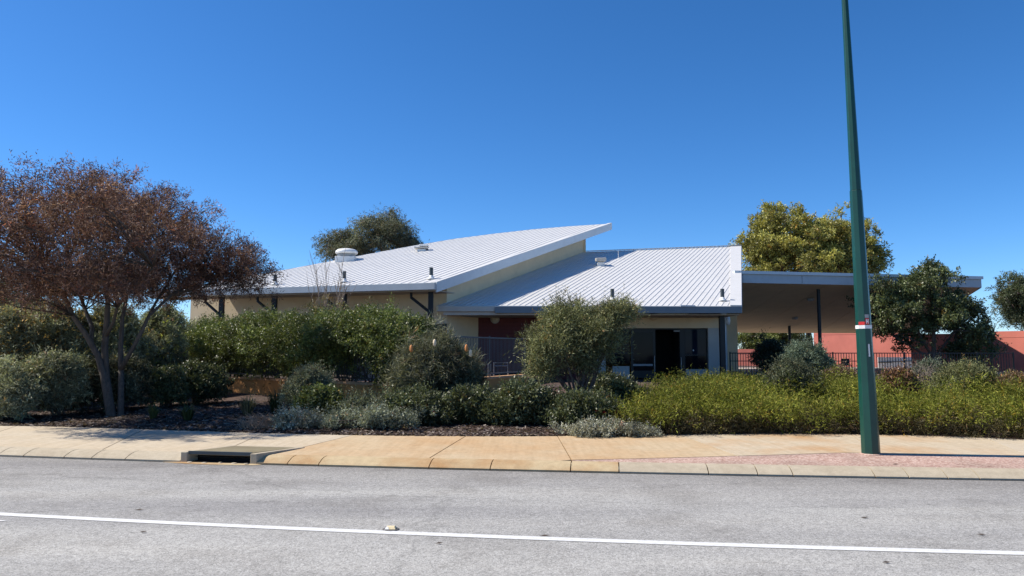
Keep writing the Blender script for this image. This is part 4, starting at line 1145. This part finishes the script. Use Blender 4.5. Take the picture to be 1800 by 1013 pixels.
# ------------------------------------------------------------------ shrubs
def shrub(name, label, px0, px1, py0, d, nl, n, leaf_kw, seed, group=None, zb=None, ry=None, cat='shrub', rel=.42, flat=1.0, nst=7):
    cx = D((px0 + px1) / 2, 650, d).x
    zb = bed(cx, d) if zb is None else zb
    t = thing(name, label, cat, (cx, d, zb), group)
    bl = lobes(px0, px1, py0, d, zb, nl, seed, ry, rel, flat)
    foliage('foliage', t, bl, n, seed=seed, floor=zb + .02, **leaf_kw)
    stems(t, (cx, d, zb), bl, M_BARK, nst, .028, seed)
    return t, bl
GREY = dict(m=6, leaf=(.075, .021), mat=M_LEAF_MATT, cols=[(.045, .05, .033), (.09, .098, .062), (.15, .155, .105)], twig=.13, depth=.55, curl=.6, up=.5)
BANK = dict(m=7, leaf=(.13, .02), mat=M_LEAF_MATT, cols=[(.04, .046, .028), (.085, .088, .055), (.16, .155, .105)], twig=.12, depth=.6, curl=.75, up=.4)
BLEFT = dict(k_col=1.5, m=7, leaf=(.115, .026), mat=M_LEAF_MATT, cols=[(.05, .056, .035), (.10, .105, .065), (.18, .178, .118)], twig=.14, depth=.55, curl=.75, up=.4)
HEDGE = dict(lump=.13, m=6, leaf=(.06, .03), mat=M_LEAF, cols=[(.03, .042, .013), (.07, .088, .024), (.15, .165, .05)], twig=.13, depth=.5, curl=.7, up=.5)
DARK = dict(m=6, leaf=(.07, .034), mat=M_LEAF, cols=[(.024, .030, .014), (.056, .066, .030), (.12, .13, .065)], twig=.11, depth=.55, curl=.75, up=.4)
SILV = dict(k_col=.75, lump=.45, m=7, leaf=(.045, .018), mat=M_LEAF_MATT, cols=[(.12, .12, .085), (.25, .25, .19), (.42, .42, .34)], twig=.09, depth=.6, curl=.75, up=.5)

# left banksia thicket
shrub('banksia_shrub', 'grey-green banksia with orange new growth at the left edge', -70, 105, 556, 18.8, 6, 11000, dict(BLEFT, tip=((.34, .21, .06), .16)), 31, 'banksia shrubs at left')
t, _ = shrub('banksia_shrub', 'tall grey-green banksia with a single pale flower spike left of the brown tree', 48, 172, 548, 19.6, 6, 9000, dict(BLEFT, tip=((.34, .21, .06), .16)), 32, 'banksia shrubs at left')
def spike(parent, px, py, d, mat, h=.14, r=.035):
    c = D(px, py, d)
    MB().lathe((c.x, c.y, c.z - h / 2), [(r * .5, -.02), (r, .015), (r * 1.05, h * .5), (r * .8, h * .85), (.004, h)], 12).build('flower_spike', mat, parent, smooth=True)
spike(t, 86, 540, 18.9, M_SPIKE_W, .2, .045)
MB().tube([D(86, 548, 18.9), D(90, 575, 19)], .012, 5).build('flower_stalk', M_TWIG, t)
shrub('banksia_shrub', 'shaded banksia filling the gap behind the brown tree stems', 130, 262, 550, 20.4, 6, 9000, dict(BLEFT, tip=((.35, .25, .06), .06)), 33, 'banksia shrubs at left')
shrub('banksia_shrub', 'olive bush between the brown tree and the hedge', 225, 335, 556, 21.8, 5, 6000, dict(BLEFT, tip=((.22, .24, .05), .1)), 34, 'banksia shrubs at left')
shrub('banksia_shrub', 'low silvery banksia at the foot of the left thicket', -40, 90, 650, 16.2, 5, 4500, BLEFT, 35, 'banksia shrubs at left')
shrub('banksia_shrub', 'mid-height grey banksia low in front of the left thicket', 55, 160, 632, 16.9, 5, 5500, BLEFT, 38, 'banksia shrubs at left')
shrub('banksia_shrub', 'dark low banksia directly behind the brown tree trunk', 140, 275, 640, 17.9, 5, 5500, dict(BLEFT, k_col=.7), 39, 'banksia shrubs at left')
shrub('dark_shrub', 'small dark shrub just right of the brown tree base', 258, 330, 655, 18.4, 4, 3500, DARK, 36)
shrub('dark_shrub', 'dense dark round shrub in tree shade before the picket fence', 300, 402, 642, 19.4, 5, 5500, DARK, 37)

# hedge spilling over the fence
hb0 = D(520, 640, 23)
hedge = thing('hedge', 'long bright green hedge spilling over the fence before the hall', 'hedge', (hb0.x, hb0.y, .66))
hbl = []
prof = [(322, 578, 26.3), (352, 568, 25.6), (385, 562, 25.0), (420, 559, 24.3), (455, 557, 23.7), (492, 556, 23.1), (528, 556, 22.5), (562, 555, 21.9), (596, 552, 21.4), (628, 548, 20.9), (660, 545, 20.5), (690, 549, 20.3), (716, 564, 20.2), (735, 586, 20.2)]
def fence_d(px):
    u = (px - CX) / F
    s_ = (RUN1.x - u * RUN1.y) / ((RUN1.x - CORN.x) - u * (RUN1.y - CORN.y))
    return RUN1.y + (CORN.y - RUN1.y) * s_
prof = [(px, py, max(18.6, fence_d(px) + .75)) for px, py, d in prof]
for i, (px, py, d) in enumerate(prof):
    c = D(px, py, d); rr = .85
    hbl.append((Vector((c.x, d, c.z - .62)), Vector((rr, .95, .62))))
    hbl.append((Vector((c.x - .15, d - .75, c.z - (.7 if 606 < px < 700 else .85))), Vector((rr * .9, .75, .45 if 606 < px < 700 else .6))))
    if 2 <= i and not 606 < px < 700: hbl.append((Vector((c.x + .1, d - .8, c.z - 1.22)), Vector((rr * .8, .5, .38))))
for px, py, d in prof:
    if 606 < px < 700: continue
    c = D(px, py, d); hbl.append((Vector((c.x, d + .05, 1.1)), Vector((.9, .5, .6))))
foliage('foliage', hedge, hbl, 50000, seed=41, **HEDGE)
mb = MB(); r = random.Random(5)
for px, py, d in prof:
    for k in range(3):
        c = D(px + r.uniform(-8, 8), py, d)
        b = Vector((c.x + r.uniform(-.3, .3), d + r.uniform(-.1, .3), .64))
        mb.tube([b, Vector((c.x + r.uniform(-.4, .4), d - .2, 1.3)), Vector((c.x + r.uniform(-.5, .5), d - .3, c.z - .4))], [.03, .02, .008], 5)
mb.build('stem', M_BARK, hedge)

# bare twiggy shrub behind the hedge
def twiggy(name, label, base, h, spread, n, mat, seed, leaf=None, rr=.012):
    r = random.Random(seed)
    t = thing(name, label, 'shrub', base)
    mb = MB(); ends = []
    for i in range(n):
        a = r.uniform(0, 6.28); s_ = r.uniform(.25, 1) * spread
        e = base + Vector((math.cos(a) * s_, math.sin(a) * s_, h * r.uniform(.55, 1)))
        m_ = base.lerp(e, .5) + Vector((r.uniform(-.12, .12), r.uniform(-.12, .12), .05)) - Vector((math.cos(a), math.sin(a), 0)) * s_ * .15
        mb.tube([base, m_, e], [rr, rr * .7, rr * .3], 4)
        for k in range(5):
            q = m_.lerp(e, r.random()); f = q + Vector((r.uniform(-.3, .3) * spread, r.uniform(-.3, .3) * spread, r.uniform(.08, .28) * h))
            mb.tube([q, q.lerp(f, .5) + Vector((r.uniform(-.04, .04), 0, 0)), f], [rr * .5, rr * .35, rr * .18], 4); ends.append(q.lerp(f, .4))
    mb.build('twig', mat, t)
    if leaf: foliage('foliage', t, [(e - Vector((0, 0, .2 * h)), Vector((.12, .12, .12))) for e in ends[::2]], leaf, 4, (.06, .018), M_LEAF, [(.12, .10, .03), (.22, .17, .05)], seed=seed)
    return t
b = D(578, 575, 24.5); b.z = .66
twiggy('bare_shrub', 'nearly leafless grey twiggy shrub poking above the hedge', b, D(575, 462, 24.5).z - .66, .95, 16, M_TWIG, 51, 500, .016)

# front planting
shrub('ball_shrub', 'clipped-looking round grey shrub before the ochre wall', 502, 588, 652, 16.3, 6, 10000, dict(GREY, m=6, twig=.08, leaf=(.045, .015), lump=.06, depth=.35), 61, rel=.55, flat=.7, zb=.22)
shrub('low_shrub', 'small bright green shrub at the foot of the round grey shrub', 528, 606, 692, 15.3, 5, 4500, dict(DARK, cols=[(.03, .04, .013), (.068, .082, .026), (.125, .142, .05)]), 62)
shrub('low_shrub', 'low grey-green shrub left of the red-flowered bushes', 606, 690, 707, 15.0, 5, 3000, GREY, 63)
def dots(parent, blobs, n, seed, colr):
    r = random.Random(seed)
    for k in range(n):
        c, rr = r.choice(blobs)
        a = r.uniform(-2.6, -.5)
        p = Vector(c) + Vector((math.cos(a) * rr[0] * .95, math.sin(a) * rr[1] * .8, r.uniform(.2, .8) * rr[2]))
        foliage('red_flower', parent, [(p, Vector((.05, .05, .035)))], 14, 3, (.035, .02), M_LEAF_MATT, colr, seed=seed + k, twig=.03)
REDF = [(.16, .012, .012), (.34, .03, .02)]
t, bl = shrub('flowering_shrub', 'dark leafy shrub with red flowers below the banksia cones', 668, 790, 696, 15.2, 6, 8000, DARK, 64, 'red-flowered shrubs'); dots(t, bl, 6, 3, REDF)
t, bl = shrub('flowering_shrub', 'dark leafy shrub with most red flowers before the ochre end wall', 770, 885, 694, 15.4, 6, 8000, DARK, 65, 'red-flowered shrubs'); dots(t, bl, 14, 4, REDF)
t, bl = shrub('flowering_shrub', 'dark glossy shrub spreading below the tall olive shrub', 860, 985, 686, 15.0, 6, 9000, dict(DARK, mat=M_LEAF_GLOSS), 66, 'red-flowered shrubs'); dots(t, bl, 8, 5, REDF)
t, bl = shrub('flowering_shrub', 'dark shrub beside the white silver-leaved patch', 960, 1085, 700, 14.6, 6, 9000, DARK, 67, 'red-flowered shrubs'); dots(t, bl, 8, 6, REDF)
shrub('low_shrub', 'dark green shrub below the dark glass doors', 1010, 1130, 668, 18.5, 5, 6000, DARK, 68)
shrub('silver_groundcover', 'silver-leaved low plants beside the dry tuft', 490, 580, 727, 14.6, 7, 2000, SILV, 69, 'silver low plants', rel=.2, ry=.7)
shrub('silver_groundcover', 'silver-leaved low plants along the mulch edge in the middle', 570, 745, 722, 14.4, 15, 3900, dict(SILV, cols=[(.10, .11, .075), (.22, .24, .17), (.36, .38, .30)]), 70, 'silver low plants', rel=.13, ry=.75)
shrub('silver_groundcover', 'white silver-leaved patch beside the yellow-green ground cover', 985, 1150, 750, 13.3, 14, 2600, SILV, 71, 'silver low plants', rel=.18, ry=.4)

# banksia with orange cones
t, bl = shrub('banksia_shrub', 'grey spiky banksia with orange flower cones beside the hedge', 692, 852, 606, 17.0, 7, 10500, dict(BANK, leaf=(.15, .017)), 73, ry=.85)
for px, py, m_ in ((723, 612, M_SPIKE), (764, 602, M_SPIKE_W), (820, 611, M_SPIKE), (827, 620, M_SPIKE_W)):
    spike(t, px, py, 16.1, m_)
# tall olive shrub
cx = D(1020, 650, 17.3).x
tall = thing('tall_shrub', 'tall wispy olive shrub standing before the red wall and doors', 'shrub', (cx, 17.3, bed(cx, 17.3)))
zb = bed(cx, 17.3)
def pb_(px, py, d, rx, rz): 
    k = d / F; c = D(px, py, d); return (c, Vector((rx * k, rx * k * .9, rz * k)))
tbl = [pb_(1005, 575, 17.3, 30, 26), pb_(985, 605, 17.0, 34, 22), pb_(955, 622, 17.0, 26, 20), pb_(1030, 602, 17.4, 34, 24), pb_(1058, 568, 17.4, 34, 16), pb_(1095, 553, 17.5, 28, 8), pb_(1075, 560, 17.3, 26, 10), pb_(1062, 612, 17.2, 26, 16), pb_(980, 570, 17.3, 22, 20), pb_(990, 545, 17.4, 9, 16), pb_(1012, 548, 17.4, 12, 12), pb_(955, 650, 17.1, 24, 12), pb_(1025, 640, 17.2, 30, 14), pb_(1045, 585, 16.9, 24, 16), pb_(940, 600, 17.2, 12, 10), pb_(1075, 600, 17.1, 14, 8)]
tbl = [(c_, r_ * .9) for c_, r_ in tbl]
foliage('foliage', tall, tbl, 9000, 8, (.085, .017), M_LEAF_MATT, [(.04, .045, .021), (.095, .10, .045), (.18, .18, .09)], seed=74, twig=.24, depth=.8, lump=.35, out=.8, up=.5, curl=.5, tip=((.24, .23, .125), .12))
stems(tall, (cx, 17.3, zb), tbl, M_BARK, 16, .04, 74)
# grass clumps and dry tuft
def strap(name, label, px, py, d, n, h, seed, colr, mat=M_LEAF):
    b = D(px, py, d); b.z = bed(b.x, d)
    t = thing(name, label, 'plant', b)
    r = np.random.default_rng(seed)
    V, CC = [], []
    for i in range(n):
        a = r.uniform(0, 6.28); L = h * r.uniform(.6, 1.1); lean = r.uniform(.15, 1.0)
        d0 = np.array([math.cos(a), math.sin(a), 0]); s_ = np.array([-math.sin(a), math.cos(a), 0]) * .009
        o = np.array(b) + d0 * r.uniform(0, .08)
        p1 = o + np.array([0, 0, L * .6]) + d0 * L * lean * .35; p2 = o + np.array([0, 0, L * (1 - .5 * lean)]) + d0 * L * lean
        V += [o - s_, o + s_, p1 + s_ * .9, p1 - s_ * .9, p1 - s_ * .9, p1 + s_ * .9, p2 + s_ * .15, p2 - s_ * .15]
        c = np.array(colr[0]) + (np.array(colr[1]) - np.array(colr[0])) * r.random()
        CC += [c] * 8
    leaf_mesh('blade', t, np.array(V), np.array(CC), mat)
    return t
GB = [(.03, .045, .016), (.10, .12, .045)]
strap('strap_plant', 'grassy strap-leaved clump left of the round grey shrub', 484, 702, 16.9, 150, .62, 81, GB)
strap('strap_plant', 'grassy clump with pale tips before the ochre wall', 436, 706, 16.6, 130, .55, 82, [(.05, .06, .03), (.24, .22, .13)])
strap('strap_plant', 'shaded grassy clump near the dark round shrub', 330, 728, 15.6, 130, .42, 83, GB)
strap('strap_plant', 'small grassy clump right of the brown tree base', 270, 728, 15.9, 80, .36, 84, GB)
def dry_tuft(px, py, d):
    b = D(px, py, d); b.z = bed(b.x, d)
    t = thing('dry_tuft', 'dry straw-coloured twiggy tuft on the mulch', 'plant', b)
    r = random.Random(85); mb = MB()
    for i in range(230):
        a = r.uniform(0, 6.28); ra = r.random() ** .6 * .55
        o = b + Vector((math.cos(a) * ra * .8, math.sin(a) * ra * .8, 0))
        e = o + Vector((r.uniform(-.3, .3), r.uniform(-.3, .3), r.uniform(.06, .34) * (1.15 - ra)))
        mb.tube([o, o.lerp(e, .5) + Vector((0, 0, .07)), e], [.005, .004, .002], 3)
    mb.build('dry_stalk', M_STRAW, t)
dry_tuft(462, 742, 14.5)

# right side: ground cover and shrubs in it
gc = []; sk = []
r = random.Random(9)
def edge_y(x): return f_back(x)
for i in range(300):
    x = r.uniform(1.9, 15.5)
    k = r.random()
    y = edge_y(x) + .45 + k * 9.5
    if x / y * F + CX < 1095 + 130 * k: continue
    h = .35 + .20 * math.sin(x * 1.3 + y * .6) * math.sin(y * 1.1 - x * .5) + r.uniform(-.06, .08)
    h *= 1 - .4 * k
    rr = r.uniform(.55, .85)
    gc.append((Vector((x, y, bed(x, y) + h * .35)), Vector((rr, rr * .85, h * .75))))
xr = np.arange(2.3, 15.5, .5)
for k in range(46):
    x = r.uniform(2.6, 15); y = edge_y(x) + r.uniform(.7, 5); hh = r.uniform(.5, .68)
    if x / y * F + CX < 1110: continue
    gc.append((Vector((x, y, bed(x, y) + hh * .4)), Vector((r.uniform(.45, .8), r.uniform(.4, .6), hh * .62))))
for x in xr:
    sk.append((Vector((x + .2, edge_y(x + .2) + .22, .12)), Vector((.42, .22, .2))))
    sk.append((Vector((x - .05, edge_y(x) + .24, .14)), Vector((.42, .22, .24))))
    gc.append((Vector((x, edge_y(x) + .24 + r.uniform(-.06, .08), .36 + r.uniform(-.05, .08))), Vector((.5, .46, .24 + r.uniform(-.04, .05)))))
o = foliage('ground_cover', None, gc, 66000, 7, (.075, .017), M_LEAF_COVER, [(.035, .045, .009), (.095, .108, .015), (.15, .155, .025), (.20, .165, .045)], seed=91, twig=.2, depth=.4, lump=.3, zmin=-.12, out=.75, up=.3, curl=.8, k_col=.86)
o['kind'] = 'stuff'; o['label'] = 'mass of yellow-green prostrate ground cover beside the footpath'; o['category'] = 'ground cover'
o = foliage('ground_cover', None, sk, 9000, 6, (.07, .016), M_LEAF_DRY, [(.018, .016, .008), (.04, .034, .014), (.075, .06, .026)], seed=90, twig=.16, depth=.5, lump=.25, zmin=-.1, out=.75, up=.1, curl=.8)  # shaded front foot of the ground cover, put into darker leaf colours
o['kind'] = 'stuff'; o['label'] = 'dark foliage skirt along the footpath, shade under the ground cover painted into its leaves'; o['category'] = 'ground cover'
shrub('grey_mound', 'dark grey-green knobbly mound in the ground cover left of the pole', 1350, 1436, 645, 16.8, 6, 7500, dict(GREY, cols=[(.022, .026, .015), (.052, .058, .034), (.10, .105, .06)], leaf=(.05, .018)), 92, zb=.5)
shrub('conifer_shrub', 'rounded blue-green shrub before the canopy post', 1372, 1450, 608, 27.5, 6, 6500, dict(GREY, cols=[(.035, .05, .035), (.08, .105, .07), (.14, .17, .12)], leaf=(.07, .025)), 93, zb=.5)
shrub('conifer_shrub', 'small low extension of blue-green shrub near the black seat', 1430, 1470, 634, 28.0, 4, 2200, dict(GREY, cols=[(.035, .05, .035), (.08, .105, .07), (.14, .17, .12)], leaf=(.07, .025)), 94, zb=.5)
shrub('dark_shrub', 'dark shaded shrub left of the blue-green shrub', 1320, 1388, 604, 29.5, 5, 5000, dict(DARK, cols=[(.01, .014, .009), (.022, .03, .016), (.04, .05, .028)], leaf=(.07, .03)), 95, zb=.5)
shrub('brown_shrub', 'reddish brown leafy shrub right of the green pole', 1558, 1606, 662, 16.2, 4, 3000, dict(DARK, cols=[(.05, .028, .02), (.10, .055, .035), (.16, .10, .05)]), 96, zb=.55)
shrub('olive_shrub', 'large olive shrub mound before the right fence', 1648, 1746, 652, 17.2, 6, 7000, dict(GREY, cols=[(.045, .05, .024), (.09, .095, .042), (.15, .15, .07)], leaf=(.06, .02)), 97, zb=.5)
shrub('grey_mound', 'small blue-grey shrub before the white screen', 1610, 1656, 640, 25.0, 4, 2600, dict(GREY, cols=[(.035, .045, .032), (.08, .095, .065), (.13, .15, .10)]), 98, zb=.5)
shrub('brown_shrub', 'brownish shrub at the right edge of the ground cover', 1752, 1830, 668, 16.4, 5, 4500, dict(DARK, cols=[(.06, .04, .025), (.12, .075, .04), (.17, .13, .06)]), 99, zb=.5)
shrub('brown_shrub', 'low brown dry shrubs under the fence left of the pole', 1440, 1512, 654, 22.0, 5, 3500, dict(DARK, cols=[(.06, .035, .025), (.11, .07, .045), (.15, .11, .06)]), 100, zb=.4)
b = D(1622, 690, 18.8); b.z = .5
twiggy('twiggy_patch', 'grey twiggy patch between olive shrub and pole', b, .75, .75, 40, M_TWIG, 101, None, .007)

# bark chips on the bed
rng = np.random.default_rng(5)
n = 26000
X = rng.uniform(-13.5, 2.6, n); T = rng.random(n) ** 1.6 * 5.5
Y = np.array([f_back(x) for x in X]) + T - .03
Z = np.array([bed(x, y) for x, y in zip(X, Y)]) + rng.uniform(.002, .028, n)
P = np.stack([X, Y, Z], 1)
a = rng.uniform(0, 6.28, n); L = rng.uniform(.02, .055, n)[:, None]; Wd = rng.uniform(.006, .016, n)[:, None]
dv = np.stack([np.cos(a), np.sin(a), rng.uniform(-.35, .35, n)], 1); sv = unit(np.cross(dv, np.stack([rng.normal(size=n) * .4, rng.normal(size=n) * .4, np.ones(n)], 1)))
V = np.stack([P - dv * L - sv * Wd, P - dv * L + sv * Wd, P + dv * L + sv * Wd, P + dv * L - sv * Wd], 1).reshape(-1, 3)
cb = np.array([(.03, .02, .017), (.07, .045, .036), (.14, .10, .08), (.30, .25, .21)])
ci = np.minimum((rng.random(n) ** 1.5 * 4).astype(int), 3)
o = leaf_mesh('bark_chips', None, V, np.repeat(cb[ci], 4, axis=0), M_LEAF_DRY)
o['kind'] = 'stuff'; o['label'] = 'brown bark mulch chips covering the garden bed'; o['category'] = 'mulch'
# fallen leaves on road and path
for i, (px, py, lab) in enumerate([(958, 943, 'tiny dark fallen leaf just above the white line at mid road'), (772, 956, 'dark fallen leaf on asphalt below the white line right of the stud'), (1520, 911, 'dark fallen leaf on the lane below the pole base'), (1558, 990, 'dark fallen leaf below the white line at lower right'),
                                (1725, 941, 'dark fallen leaf on the lane near the right edge'), (1574, 817, 'brown leaf lying on the pink aggregate beside the pole'), (245, 897, 'dark fallen leaf on the lane below the storm drain'), (252, 936, 'dark fallen leaf below the white line at lower left')]):
    z = 0.004 if py > 850 else PZ
    p = G(px, py, z); r = random.Random(i)
    L = r.uniform(.03, .055); a = r.uniform(-.4, .4)
    d_ = Vector((math.cos(a), math.sin(a), 0)); s_ = Vector((-d_.y, d_.x, 0))
    m_ = MB().add([p - d_ * L + Vector((0, 0, .006)), p + s_ * .012 + Vector((0, 0, .012)), p + d_ * L + Vector((0, 0, .008)), p - s_ * .012 + Vector((0, 0, .004))], [(0, 1, 2, 3)])
    o = m_.build('fallen_leaf', plain('fallen_leaf_brown', (0.05, 0.035, 0.025), .8, .3, 20))
    tag(o, lab, 'leaf', 'fallen leaves on road and path')
